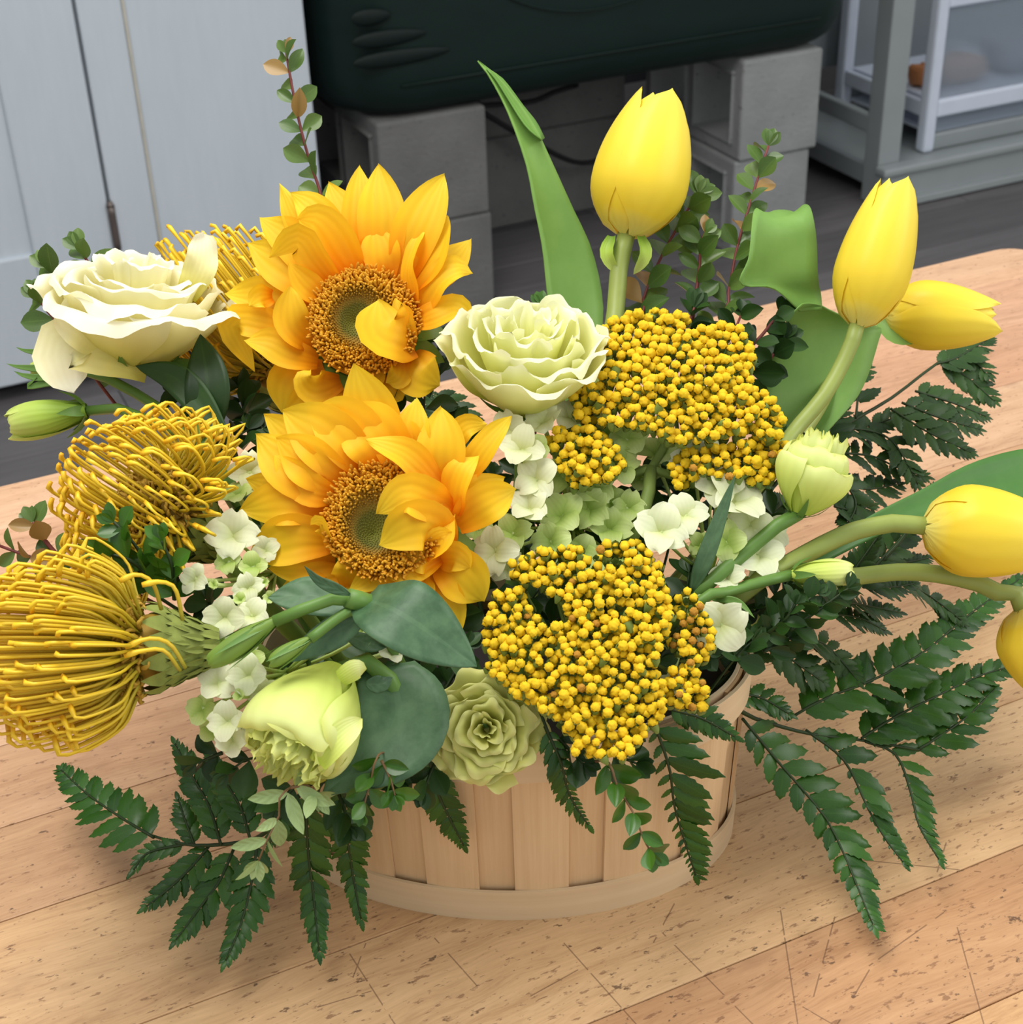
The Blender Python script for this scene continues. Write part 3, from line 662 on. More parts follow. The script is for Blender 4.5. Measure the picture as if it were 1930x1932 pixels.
pet1 = [  # base, via, tip, width, lifts(base, via...) in mm toward the viewer, tip lift, roll
    ((1040, 860), [(1030, 420)], (1035, 42), 250, (-4, 0), -8, 0), ((1190, 850), [(1190, 430)], (1165, 36), 330, (-2, 2), -6, 0),
    ((1330, 860), [(1440, 480)], (1628, 105), 330, (0, 5), -4, .1), ((1390, 930), [(1530, 700)], (1650, 395), 260, (0, 6), 0, .5),
    ((1420, 950), [(1640, 760)], (1812, 560), 230, (-4, -2), -10, 0), ((1430, 1090), [(1560, 860), (1720, 760)], (1828, 800), 250, (2, 9, 9), 4, .4),
    ((1400, 1160), [(1560, 1090), (1720, 1040)], (1820, 1140), 210, (2, 9, 8), 1, .3), ((990, 870), [(950, 480)], (815, 160), 300, (-6, -4), -12, 0),
    ((900, 930), [(640, 520)], (470, 168), 200, (-5, -3), -8, .3), ((950, 890), [(800, 520), (690, 330)], (548, 235), 290, (-3, 2, 1), -5, 0),
    ((1010, 840), [(860, 580), (740, 430)], (600, 420), 330, (0, 8, 12), 8, .35), ((880, 950), [(620, 620)], (330, 405), 300, (-6, -1), -10, 0),
    ((850, 980), [(560, 780)], (255, 590), 330, (-5, 0), -9, 0), ((900, 930), [(720, 690), (600, 550)], (400, 690), 230, (0, 9, 12), 5, .5),
    ((820, 1000), [(660, 870)], (535, 728), 190, (1, 6), 8, .2), ((760, 1020), [(440, 960)], (85, 940), 270, (-6, -3), -10, 0),
    ((420, 960), [(330, 970)], (260, 1030), 170, (-2, 4), 6, .3), ((700, 1310), [(560, 1140)], (548, 885), 250, (1, 9), 9, -.2),
    ((730, 1260), [(420, 1170), (140, 1150)], (300, 1490), 230, (-4, 1, 1), -6, 0), ((740, 1420), [(560, 1370), (400, 1290)], (222, 1268), 240, (0, 7, 8), 5, -.2),
    ((790, 1480), [(560, 1570)], (490, 1775), 330, (-4, 0), -4, 0), ((900, 1560), [(720, 1600), (640, 1520)], (690, 1480), 230, (0, 9, 14), 11, .3),
    ((910, 1580), [(740, 1660)], (510, 1775), 270, (-1, 6), 4, .2), ((1380, 1360), [(1440, 1500)], (1595, 1590), 340, (0, 7), 3, 0),
    ((1250, 1490), [(1260, 1600)], (1330, 1690), 300, (-3, 2), 0, 0), ((1090, 1560), [(1130, 1510)], (1220, 1425), 190, (0, 5), 6, .2),
    ((1330, 1390), [(1300, 1520)], (1215, 1570), 190, (3, 11), 9, .5), ((1000, 1580), [(1120, 1640)], (1300, 1700), 240, (-6, -3), -4, 0),
    ((1420, 1300), [(1310, 1240), (1190, 1180)], (1165, 985), 400, (4, 15, 17), 11, -.2), ((1400, 1290), [(1340, 1150)], (1285, 975), 150, (4, 12), 10, .3),
    ((1230, 830), [(1190, 680)], (1140, 470), 260, (1, 4), 1, 0), ((1440, 1060), [(1380, 800), (1420, 640)], (1480, 480), 170, (2, 8, 8), 4, .9),
    ((1430, 1120), [(1560, 1080)], (1680, 960), 190, (-5, -3), -6, 0), ((770, 1350), [(640, 1420)], (450, 1480), 200, (-8, -6), -8, 0)]
pet2 = [
    ((1000, 760), [(930, 380)], (812, 18), 380, (-4, 0), 4, 0), ((1220, 760), [(1210, 500)], (1238, 248), 230, (-2, 4), 0, 0),
    ((1400, 870), [(1400, 600)], (1400, 312), 320, (1, 8), 2, 0), ((1530, 840), [(1680, 600)], (1875, 372), 200, (-5, 0), -2, .3),
    ((1420, 880), [(1200, 660), (1040, 580)], (888, 530), 210, (3, 13, 14), 11, -.3), ((1440, 620), [(1560, 450)], (1715, 430), 170, (-9, -7), -9, 0),
    ((1490, 1040), [(1500, 860), (1550, 720)], (1660, 640), 220, (2, 8, 10), 5, .5), ((1510, 1110), [(1700, 960)], (1910, 868), 270, (0, 7), 0, -.2),
    ((1500, 1060), [(1640, 880)], (1830, 790), 200, (-3, 0), -5, 0), ((800, 840), [(500, 600)], (208, 362), 300, (-6, -3), -8, 0),
    ((900, 790), [(620, 520)], (335, 338), 420, (-3, 4), -3, 0), ((980, 760), [(780, 480)], (520, 320), 420, (-2, 5), -2, 0),
    ((1090, 750), [(960, 520)], (720, 330), 420, (-1, 6), -3, 0), ((1160, 740), [(1120, 560)], (1060, 390), 330, (-2, 3), -2, 0),
    ((760, 860), [(540, 700)], (290, 520), 330, (0, 6), 0, .1), ((730, 890), [(450, 760)], (150, 495), 350, (-2, 4), -5, 0), ((700, 920), [(500, 850)], (280, 640), 240, (1, 5), 1, .2),
    ((660, 950), [(400, 900)], (88, 798), 270, (-5, -2), -8, 0), ((650, 1020), [(360, 960)], (45, 1008), 300, (-2, 3), -5, 0),
    ((670, 1220), [(420, 1200)], (105, 1305), 330, (-2, 4), -4, 0), ((690, 1290), [(640, 1180), (590, 1090)], (520, 1110), 180, (4, 10, 11), 8, .9),
    ((690, 1370), [(480, 1390)], (240, 1400), 220, (-4, 1), -2, 0), ((760, 1430), [(560, 1460)], (312, 1560), 200, (-4, 0), -3, 0),
    ((800, 1530), [(800, 1400)], (780, 1265), 260, (-1, 10), 9, 0), ((1170, 1540), [(1000, 1440)], (780, 1550), 200, (0, 9), 8, .3),
    ((1480, 1010), [(1320, 950), (1160, 900)], (968, 1035), 280, (4, 15, 17), 12, -.1), ((1460, 1060), [(1300, 1040)], (1090, 1090), 200, (2, 10), 10, .4),
    ((1430, 1250), [(1330, 1120), (1180, 1130)], (978, 1248), 330, (3, 16, 18), 13, 0), ((1400, 1320), [(1260, 1300)], (1090, 1340), 260, (2, 12), 9, .2),
    ((1400, 1330), [(1200, 1420)], (970, 1415), 170, (2, 11), 9, -.2), ((1290, 1330), [(1400, 1230)], (1500, 1040), 150, (5, 14), 12, .5), ((1290, 1290), [(1380, 1180)], (1490, 1160), 130, (6, 15), 13, -.6),
    ((1390, 1360), [(1530, 1440)], (1690, 1625), 340, (0, 6), 1, 0), ((1320, 1420), [(1400, 1620)], (1525, 1858), 310, (-2, 3), 1, 0),
    ((1230, 1440), [(1250, 1540)], (1280, 1675), 210, (0, 6), 4, .2), ((800, 1690), [(700, 1780)], (585, 1895), 140, (-6, -6), -6, 0),
    ((1380, 1330), [(1500, 1320)], (1600, 1400), 220, (1, 8), 6, -.3), ((900, 1480), [(860, 1600)], (780, 1700), 240, (-6, -4), -6, 0), ((1100, 1520), [(1100, 1660)], (1080, 1790), 260, (-6, -4), -6, 0)]
sunflower('upper sunflower, in front of the grey blocks, one petal folded over its green eye', 688, 615, D1, (.08, .16, 1), 101 * PX(D1), ZS1, pet1, rooted(-.45, .3), (-.18, .05))
sunflower('lower sunflower, its dark eye partly hidden by curled petals, above the twin green buds', 727, 985, D2, (-.06, .12, 1), 108 * PX(D2), ZS2, pet2, rooted(-.4, -.2), (-.2, -.22))

# ================================================================== tulips
def tulip_head(th, base, tip, wpx, d, rot, gap=0.0, n6=6, dtip=0.0, tipw=.34):
    B = P(*base, d); Tp = P(*tip, d + dtip); ax = nrm(Tp - B); L = np.linalg.norm(Tp - B); Rm = wpx * PX(d) / 2
    a1 = nrm(TOCAM - TOCAM.dot(ax) * ax); a2 = np.cross(ax, a1)
    for i in range(6):
        outer = i % 2 == 0; ph0 = rot + i * math.pi / 3; g = Geo(); NU, NV = 18, 11; L_i = L * (1.0 if outer else .96) * random.uniform(.97, 1.02); tw = random.uniform(-.1, .1)
        V = []; U = []
        for a in range(NU + 1):
            u = a / NU; r = Rm * (.30 + .70 * math.sin(min(1, u / .36) * math.pi / 2) ** .8) if u < .36 else Rm * (tipw + (1 - tipw) * (math.cos((u - .36) / .64 * math.pi / 2) ** .9))
            if u < .02: r *= .6
            hw = 1.12 * (math.sin(min(1, .2 + u / .42) * math.pi / 2) if u < .42 else max(.01, (1 - ((u - .42) / .58) ** 5.0)) ** .55)
            if u > .9: hw *= 1.0
            for b in range(NV):
                s = 2 * b / (NV - 1) - 1; f = ph0 + hw * s + tw * u
                rr = r * (1.0 if outer else .93) * (1 + .015 * math.cos(s * 9) - .03 * s * s) + (.0006 if outer else 0)
                rr *= 1 - .05 * math.exp(-(s / .12) ** 2) * (1 if outer else .3) * math.sin(math.pi * u)
                z = L_i * u - L * .02 * s * s * (u > .8)
                V.append(B + ax * z + (a1 * math.cos(f) + a2 * math.sin(f)) * rr); U.append((u, b / (NV - 1)))
        g.add(V, grid_faces(NU + 1, NV), U)
        part('petal', g, M_tulip, th)
    return B, ax
def tulip(label, base, tip, wpx, d, rot, spts, root, sr=.0042, dtip=0.0, tipw=.34):
    th = thing('tulip', label, 'tulip', root, 'tulips'); B, ax = tulip_head(th, base, tip, wpx, d, rot, dtip=dtip, tipw=tipw)
    stem(th, [root] + [P(x, y, q) for x, y, q in spts] + [B - ax * .008, B + ax * .003], sr, sr * 1.05, M_tstem, 22, 10); return th
def ribbon(name, parent, rows, mat, cup=.12, nu=26, nv=9, hint=None, thick=.0007, ridge=0.0):
    """a long leaf given by left edge, right edge and depth along its length: rows of (xl, yl, dl, xr, yr, dr)"""
    A = smooth_path([np.concatenate([P(r[0], r[1], r[2]), P(r[3], r[4], r[5])]) for r in rows], nu); V = []; U = []
    for i, q in enumerate(A):
        l, r = q[:3], q[3:]; mid = (l + r) / 2; wv = r - l; wl = np.linalg.norm(wv)
        tg = nrm(A[min(i + 1, nu)][:3] + A[min(i + 1, nu)][3:] - A[max(i - 1, 0)][:3] - A[max(i - 1, 0)][3:]); N = nrm(np.cross(nrm(wv), tg))
        if N.dot(TOCAM if hint is None else hint) < 0 and hint is None: N = -N
        for j in range(nv):
            v = 2 * j / (nv - 1) - 1; V.append(mid + wv * .5 * v + N * (cup * wl * (v * v - .5) + ridge * wl * math.cos(v * 10))); U.append((i / nu, j / (nv - 1)))
    g = Geo(); g.add(V, grid_faces(nu + 1, nv), U); o = part(name, g, mat, parent)
    md = o.modifiers.new('thickness', 'SOLIDIFY'); md.thickness = thick; md.offset = 0; return o
t1 = tulip('tall yellow tulip standing upright at the top in front of the dark green tub', (1181, 446), (1248, 176), 184, .80, .52, [(1120, 800, .76), (1158, 610, .79), (1166, 520, .797)], rooted(.05, .5), .0046, .004, .40)
ribbon('leaf', t1, [(1072, 900, .79, 1120, 900, .80), (1044, 640, .80, 1134, 640, .805), (1030, 560, .80, 1133, 560, .81), (1020, 470, .80, 1112, 470, .812), (1005, 390, .80, 1076, 390, .81), (990, 310, .80, 1036, 300, .808), (958, 218, .80, 1002, 230, .806), (925, 150, .80, 944, 150, .803), (901, 115, .80, 904, 115, .80)], M_tleaf, .16)
ribbon('leaf_fold', t1, [(1020, 265, .801, 1026, 262, .81), (990, 240, .800, 1010, 232, .812), (958, 190, .800, 985, 200, .810), (935, 152, .800, 950, 152, .806), (918, 130, .80, 922, 131, .802)], M_tleaf, .1, 12, 5)
for s_, dx in ((-1, 1152), (1, 1203)):
    g = Geo(); g.add(*blade([P(1181 + s_ * 26, 446, .797), P(1181 + s_ * 34, 480, .793), P(1181 + s_ * 14, 518, .797)], .0038, TOCAM, lambda u: prof(u, .6, .4, .7), .5, nu=8, nv=5, roll=.5 * s_)); part('curled_bract', g, M_budg, t1)
t2 = tulip('slim yellow tulip leaning right on a long curved stem, in front of the sideways tulip', (1616, 616), (1696, 340), 140, .765, .2, [(1440, 900, .74), (1492, 822, .752), (1556, 745, .76), (1596, 672, .765)], rooted(.55, .25), .0037, .004, .46)
ribbon('leaf', t2, [(1400, 900, .80, 1500, 880, .80), (1424, 800, .80, 1560, 815, .80), (1440, 720, .80, 1620, 740, .81), (1452, 670, .795, 1652, 640, .815), (1468, 620, .79, 1650, 612, .815), (1492, 588, .785, 1580, 590, .80), (1512, 572, .785, 1548, 575, .79)], M_tleaf, .10, 24, 9)
ribbon('curled_leaf_tip', t2, [(1508, 588, .787, 1550, 584, .79), (1450, 545, .775, 1542, 556, .795), (1388, 535, .765, 1534, 520, .79), (1404, 490, .765, 1532, 460, .79), (1412, 436, .768, 1528, 418, .79), (1420, 408, .776, 1524, 398, .798), (1432, 404, .790, 1514, 398, .81), (1436, 428, .80, 1508, 420, .815)], M_tleaf, .14, 24, 9)
ribbon('leaf_back', t2, [(1420, 780, .815, 1450, 790, .815), (1440, 720, .815, 1475, 720, .815), (1470, 640, .815, 1500, 640, .815), (1496, 588, .81, 1512, 586, .81)], M_tleaf, .1, 12, 5)
t3 = tulip('yellow tulip lying sideways, pointing right, behind the slim leaning tulip', (1668, 590), (1890, 603), 128, .835, .9, [(1480, 860, .78), (1580, 700, .82), (1640, 620, .835)], rooted(.5, .5), .0042, -.01, .42)
g = Geo(); g.add(*blade([P(1660, 605, .833), P(1690, 632, .828), P(1740, 642, .828)], .005, TOCAM, lambda u: prof(u, .6, .4, .7), .3, nu=8, nv=5)); part('green_bract', g, M_tleaf, t3)
t4 = tulip('big yellow tulip pointing right out of the picture above the fern', (1742, 992), (1990, 1018), 172, .715, .35, [(1400, 1120, .70), (1490, 1062, .705), (1600, 1006, .712), (1690, 986, .715)], rooted(.6, 0), .0042, 0, .5)
ribbon('leaf', t4, [(1500, 1060, .73, 1520, 1080, .73), (1640, 975, .74, 1660, 1010, .735), (1740, 925, .75, 1760, 975, .74), (1830, 878, .76, 1850, 960, .745), (1930, 852, .77, 1960, 950, .75), (2040, 850, .775, 2060, 915, .76), (2130, 868, .78, 2132, 875, .78)], M_tleafd, .14)
t5 = tulip('yellow tulip bending down at the right edge, mostly out of the picture', (1928, 1146), (2004, 1310), 150, .735, .3, [(1500, 1120, .72), (1640, 1085, .73), (1740, 1080, .735), (1840, 1098, .736), (1896, 1124, .736)], rooted(.7, .1), .0042, 0, .5)

# ================================================================== lisianthus and roses
def rose(th, c, n, up, rings, mat, scale, ruff=.05, kfreq=5, seed=0, name='petal'):
    """rings of (count, start angle, half width, bottom radius, mid radius, top radius, height, curl, ruffle, z0) in units of scale"""
    r2 = np.random.default_rng(seed); up = nrm(up - up.dot(n) * n); rt = np.cross(up, n); out = []
    for (cnt, a0, hw, rb, rm, rt_, h, curl, rf, z0) in rings:
        for i in range(cnt):
            ph = a0 + 2 * math.pi * i / cnt + r2.uniform(-.12, .12); NU, NV = 14, 37; V = []; U = []
            p = r2.random(5) * 6.28; hh = h * r2.uniform(.92, 1.06); tl = r2.uniform(-.10, .10); kf = kfreq * r2.uniform(.65, 1.3)
            for a in range(NU + 1):
                u = a / NU
                for b in range(NV):
                    s = 2 * b / (NV - 1) - 1
                    uu = u * (1 - .20 * abs(s) ** 4 + .04 * math.sin(2.3 * s + p[2]) + tl * s)
                    r = (1 - uu) ** 2 * rb + 2 * uu * (1 - uu) * rm * 1.15 + uu ** 2 * rt_
                    z = hh * (1 - max(0, 1 - uu) ** 1.5)
                    k = max(0, uu - .62) / .38
                    r += curl * k ** 2 * (1 + .4 * math.sin(1.7 * s + p[3])); z -= abs(curl) * .75 * k ** 3
                    w_ = u ** 4 * rf; fr = math.sin(kf * .9 * s + p[0]) * .65 + math.sin(kf * 2.1 * s + p[1]) * .35
                    r += w_ * fr; z += w_ * .7 * math.sin(kf * 1.6 * s + p[2]) + u ** 10 * rf * .22 * math.sin(kf * 4.5 * s + p[4])
                    f = ph + hw * s * (.5 + .5 * math.sin(min(1, uu * 1.8) * math.pi / 2))
                    r *= 1 + .045 * (i % 2) + .06 * s
                    V.append(c + (n * z + (rt * math.cos(f) + up * math.sin(f)) * r) * scale); U.append((u, b / (NV - 1)))
            g = Geo(); g.add(V, grid_faces(NU + 1, NV), U); out.append(part(name, g, mat, th))
    return out
def calyx(th, c, n, up, scale, k=5, L=.6, wd=.09, mat=None, r0=.16, spread=.5):
    up = nrm(up - up.dot(n) * n); rt = np.cross(up, n)
    for i in range(k):
        a = 2 * math.pi * i / k + .3; o = rt * math.cos(a) + up * math.sin(a); g = Geo()
        g.add(*blade([c + o * r0 * .4 * scale, c + (o * (r0 + spread * .5) + n * L * .4) * scale, c + (o * (r0 + spread) + n * L) * scale], wd * scale, o + n * .2, lambda u: prof(u, .7, .25, .9), .2, nu=6, nv=3)); part('sepal', g, mat or M_lstem, th)
def leafblade(th, pts, wpx, d, mat, hint=None, cup=.12, name='leaf', peak=.38, sharp=.9, roll=0, base=.25, nu=16, ruffle=0.0):
    """leaf along (x, y, depth) points"""
    g = Geo(); g.add(*blade([P(*p) for p in pts], wpx * PX(d) / 2, TOCAM if hint is None else hint, lambda u: prof(u, base, peak, sharp), cup, -.02, ruffle, 1.2, nu, 9, roll)); o = part(name, g, mat, th)
    md = o.modifiers.new('thickness', 'SOLIDIFY'); md.thickness = .0005; md.offset = 0; return o
UP = np.array([0, 0, 1.0]); RT = CV(1, 0, 0)
# upper left cream bloom
d = .755; s = 156 * PX(d); n = CV(.14, .92, .36); c0 = P(254, 692, d) 
th = thing('lisianthus', 'open cream lisianthus with ruffled petals at the upper left, in front of the white cabinet', 'flower', rooted(-.75, .3), 'open lisianthus blooms')
rose(th, c0, n, CV(0, 0, 1), [(2, .5, 1.4, .05, .12, .15, 1.34, .04, .03, 0), (3, .2, 1.25, .07, .28, .32, 1.34, .08, .04, 0), (3, .9, 1.2, .09, .46, .48, 1.30, .12, .05, 0), (4, .1, 1.05, .14, .70, .64, 1.24, .16, .06, 0),
     (4, 1.9, 1.0, .2, .92, .80, 1.12, .20, .07, 0), (4, 1.1, 1.0, .24, 1.06, .94, .98, .22, .07, 0)], M_cream, s, seed=3, kfreq=6)
for pts, wd, rl in (([(280, 690, .742), (190, 655, .728), (120, 655, .728), (140, 742, .726)], 120, 0), ([(230, 660, .735), (160, 610, .722), (106, 588, .722)], 100, .2), ([(352, 560, .742), (378, 500, .738), (384, 440, .742)], 62, -.4)):
    g = Geo(); g.add(*blade([P(*p) for p in pts], wd * PX(.74) / 2, nrm(TOCAM + UP * .4), lambda u: prof(u, .6, .55, .45), .25, .0, .0022, 2.4, 14, 11, rl)); part('petal', g, M_cream, th)
stem(th, [rooted(-.75, .3), P(420, 900, .71), P(382, 780, .735), P(356, 690, .75), c0], .0038, .0042, M_lstem, 16, 8)
leafblade(th, [(378, 850, .728), (392, 740, .722), (378, 630, .732)], 85, .73, M_dleaf, peak=.5)
leafblade(th, [(430, 830, .715), (340, 720, .725), (255, 690, .735)], 60, .73, M_dleaf, peak=.5)
calyx(th, c0 - n * .004, n, CV(0, 0, 1), s, 5, .45, .09)
# centre green-white bloom
d = .735; s = 138 * PX(d); n = CV(.04, .80, .60); c0 = P(985, 770, d)
th = thing('lisianthus', 'greenish white ruffled lisianthus between the upper sunflower and the yellow yarrow', 'flower', rooted(0, .25), 'open lisianthus blooms')
rose(th, c0, n, CV(0, 0, 1), [(2, .5, 1.4, .05, .14, .18, 1.42, .05, .09, 0), (3, .2, 1.25, .07, .30, .34, 1.44, .08, .10, 0), (3, .9, 1.25, .09, .50, .50, 1.42, .10, .11, 0), (4, .3, 1.05, .14, .72, .66, 1.36, .12, .11, 0),
     (4, 1.9, 1.0, .2, .90, .82, 1.24, .14, .11, 0), (4, 1.2, .98, .24, 1.02, .95, 1.06, .12, .11, 0)], M_limec, s, seed=5, kfreq=5)
stem(th, [rooted(0, .25), P(985, 900, .73), c0], .0038, .004, M_lstem, 8, 8); calyx(th, c0 - n * .003, n, CV(0, 0, 1), s, 5, .4, .09)
leafblade(th, [(955, 690, .75), (975, 610, .76), (972, 585, .762)], 22, .75, M_dleaf)
# lower left lime half-open bloom, mouth pointing down
d = .628; s = 128 * PX(d); c0 = P(640, 1268, d + .012); n = nrm(P(530, 1450, d - .018) - c0)
th = thing('lisianthus', 'half open lime lisianthus whose frilled mouth points down at the table', 'flower', rooted(-.5, -.6), 'half open lisianthus')
rose(th, c0, n, TOCAM, [(4, .3, 1.1, .1, .25, .2, 1.84, .03, .12, 0), (5, .8, .9, .12, .42, .36, 1.84, .05, .12, 0), (6, .1, .8, .14, .55, .48, 1.78, .06, .11, 0)], M_lime, s, seed=7, kfreq=8)
rose(th, c0, n, TOCAM, [(3, 1.2, 1.25, .2, .90, .56, 1.66, .02, .05, 0), (3, .15, 1.25, .24, 1.04, .60, 1.56, .05, .05, 0)], M_lime, s, seed=8, kfreq=4)
g = Geo(); g.add(*blade([P(640, 1282, .618), P(672, 1262, .612), P(692, 1262, .612)], 40 * PX(.62) / 2, TOCAM, lambda u: prof(u, .8, .5, .5), -.3, nu=10, nv=7)); part('petal', g, M_lime, th)
g = Geo(); g.add(*blade([P(600, 1440, .605), P(640, 1390, .603), P(684, 1356, .610)], 52 * PX(.61) / 2, TOCAM, lambda u: prof(u, .7, .5, .6), .3, nu=10, nv=7)); part('petal', g, M_lime, th)
stem(th, [rooted(-.5, -.6), P(760, 1330, .65), P(700, 1250, .645), c0], .0036, .004, M_lstem, 10, 8)
leafblade(th, [(735, 1255, .648), (745, 1370, .634), (604, 1506, .622)], 196, .635, M_bleaf, CV(.1, .5, 1), .10, peak=.36, sharp=1.15, nu=20, base=.5)
for pts in ([(650, 1195, .63), (700, 1215, .64), (745, 1210, .65)], [(690, 1290, .63), (720, 1290, .632), (740, 1278, .635)]): leafblade(th, pts, 34, .63, M_bleaf)
# bottom centre yellow-green bloom facing the viewer
d = .632; s = 108 * PX(d); n = CV(-.03, .10, 1); c0 = P(918, 1374, d + .020)
th = thing('lisianthus', 'yellow-green frilly lisianthus facing forward over the basket rim, beside the lower yarrow', 'flower', rooted(0, -.75), 'open lisianthus blooms')
rose(th, c0, n, CV(0, 1, 0), [(2, .5, 1.6, .05, .10, .13, .50, .03, .05, 0), (2, .1, 1.6, .07, .20, .24, .54, .06, .08, 0), (3, 1.1, 1.3, .09, .34, .38, .53, .08, .09, 0), (3, .4, 1.3, .12, .50, .52, .50, .10, .10, 0), (4, 1.2, 1.05, .14, .64, .66, .44, .11, .11, 0), (4, .2, 1.05, .16, .78, .80, .34, .12, .12, 0), (5, .6, .9, .18, .92, .94, .17, .10, .12, 0)], M_olive, s, seed=11, kfreq=5)
stem(th, [rooted(0, -.75), P(900, 1300, .675), c0], .0036, .004, M_lstem, 6, 8)
# right half-open bloom
d = .70; c0 = P(1508, 968, d); n = nrm(P(1556, 812, d - .004) - c0); s = 84 * PX(d)
th = thing('lisianthus', 'half open pale lime lisianthus on a stalk in front of the dark ferns', 'flower', rooted(.35, -.1), 'half open lisianthus')
rose(th, c0, n, TOCAM, [(4, .3, 1.1, .1, .3, .22, 1.85, .03, .13, 0), (4, .8, 1.0, .14, .6, .38, 1.8, .05, .12, 0)], M_lime, s, seed=13, kfreq=8)
rose(th, c0, n, TOCAM, [(3, 1.0, 1.2, .2, .98, .50, 1.55, .08, .07, 0), (3, 0, 1.1, .22, 1.08, .62, 1.3, .16, .07, 0)], M_lime, s, seed=14, kfreq=5)
stem(th, [rooted(.35, -.1), P(1310, 1125, .69), P(1400, 1048, .695), P(1475, 985, .70), c0], .0030, .0034, M_lstem, 14, 8); calyx(th, c0 - n * .002, n, TOCAM, s, 5, .5, .08)
leafblade(th, [(1304, 1118, .688), (1335, 1040, .682), (1388, 895, .678)], 34, .685, M_bleaf, peak=.3)
leafblade(th, [(1352, 1190, .68), (1330, 1150, .682), (1332, 1112, .686)], 24, .68, M_lstem, peak=.5); leafblade(th, [(1340, 1130, .685), (1390, 1135, .68), (1424, 1166, .676)], 14, .68, M_lstem)

# buds on stalks
def bud(label, base, tip, wpx, d, spts, root, mat=None, split=.12, seps=5, sepL=.9, dt=0.0, group='lisianthus buds', seed=0):
    B = P(*base, d); Tp = P(*tip, d + dt); n = nrm(Tp - B); L = np.linalg.norm(Tp - B); s = wpx * PX(d) / 2; h = L / s
    th = thing('lisianthus_bud', label, 'bud', root, group)
    rose(th, B, n, TOCAM, [(3, .4, 1.3, .25, .95, .22, h * .96, split, .06, 0), (3, 1.4, 1.3, .3, 1.05, .28, h, split, .06, 0)], mat or M_budg, s, seed=seed, kfreq=5)
    calyx(th, B, n, TOCAM, s, seps, h * sepL * .6, .22, M_lstem, .3, .7)
    stem(th, [root] + [P(*q) for q in spts] + [B], .0022, .0026, M_lstem, 14, 7); return th
bud('closed green lisianthus bud pointing left at the left edge, in front of the white cabinet', (164, 775), (18, 802), 96, .735, [(400, 880, .70), (290, 800, .72), (210, 768, .732)], rooted(-.8, 0), seed=21, sepL=.5)
b = thing('lisianthus_bud', 'spiky green bud with long curling sepals, left of the cream bloom', 'bud', rooted(-.85, .2), 'lisianthus buds')
c0 = P(128, 690, .752); n = nrm(P(60, 696, .748) - c0)
rose(b, c0, n, TOCAM, [(3, .4, 1.2, .2, .9, .2, 2.6, .05, .05, 0)], M_budg, 26 * PX(.75), seed=22)
for pts in ([(130, 680, .75), (95, 668, .746), (50, 662, .745), (30, 655, .745)], [(130, 690, .75), (80, 695, .745), (35, 692, .745), (12, 686, .746)], [(128, 700, .75), (80, 712, .745), (45, 708, .745), (26, 700, .747)], [(130, 660, .75), (100, 648, .748), (82, 640, .748)], [(140, 715, .75), (90, 722, .746), (52, 730, .745), (70, 712, .744)]):
    leafblade(b, pts, 15, .75, M_lstem, peak=.3, name='sepal')
stem(b, [rooted(-.85, .2), P(380, 860, .72), P(260, 745, .745), P(180, 705, .752), c0], .0024, .0026, M_lstem, 12, 7)
bud('pale lime bud pointing right at the right, under the half open lisianthus', (1492, 1085), (1606, 1078), 70, .695, [(1300, 1150, .68), (1370, 1118, .685), (1430, 1100, .69)], rooted(.4, -.3), M_lime, .1, 5, .6, seed=23)
th = bud('twin slim green buds on bending stalks over the lower left hydrangea', (518, 1172), (400, 1250), 62, .615, [(760, 1260, .66), (700, 1155, .63), (650, 1128, .617), (590, 1142, .614)], rooted(-.3, -.6), M_stem, .0, 4, 1.5, seed=24)
B2 = P(585, 1206, .612); n2 = nrm(P(478, 1270, .606) - B2)
rose(th, B2, n2, TOCAM, [(3, .4, 1.3, .25, .95, .2, 3.6, 0, .04, 0)], M_stem, 24 * PX(.612), seed=25); calyx(th, B2, n2, TOCAM, 26 * PX(.612), 4, 3.6, .24, M_lstem, .3, .5)
stem(th, [P(690, 1148, .625), P(650, 1158, .617), B2], .0022, .0022, M_lstem, 8, 7)
leafblade(th, [(690, 1130, .622), (760, 1160, .605), (900, 1258, .606)], 150, .61, M_bleaf, CV(.1, .6, 1), .12, peak=.4, sharp=.85, nu=20, base=.5)
leafblade(th, [(675, 1150, .626), (590, 1125, .628), (505, 1128, .632)], 80, .625, M_bleaf, CV(0, .5, 1), .1, peak=.5, base=.5)
leafblade(th, [(660, 1122, .614), (605, 1098, .606), (574, 1068, .602)], 22, .61, M_bleaf, peak=.35)
leafblade(th, [(690, 1160, .622), (610, 1205, .618), (540, 1250, .618)], 60, .62, M_bleaf)
g = Geo(); g.add(*tube([P(655, 1128, .617), P(690, 1140, .622), P(720, 1160, .64)], [.0042, .005, .004], 6, 8)); part('node', g, M_lstem, th)

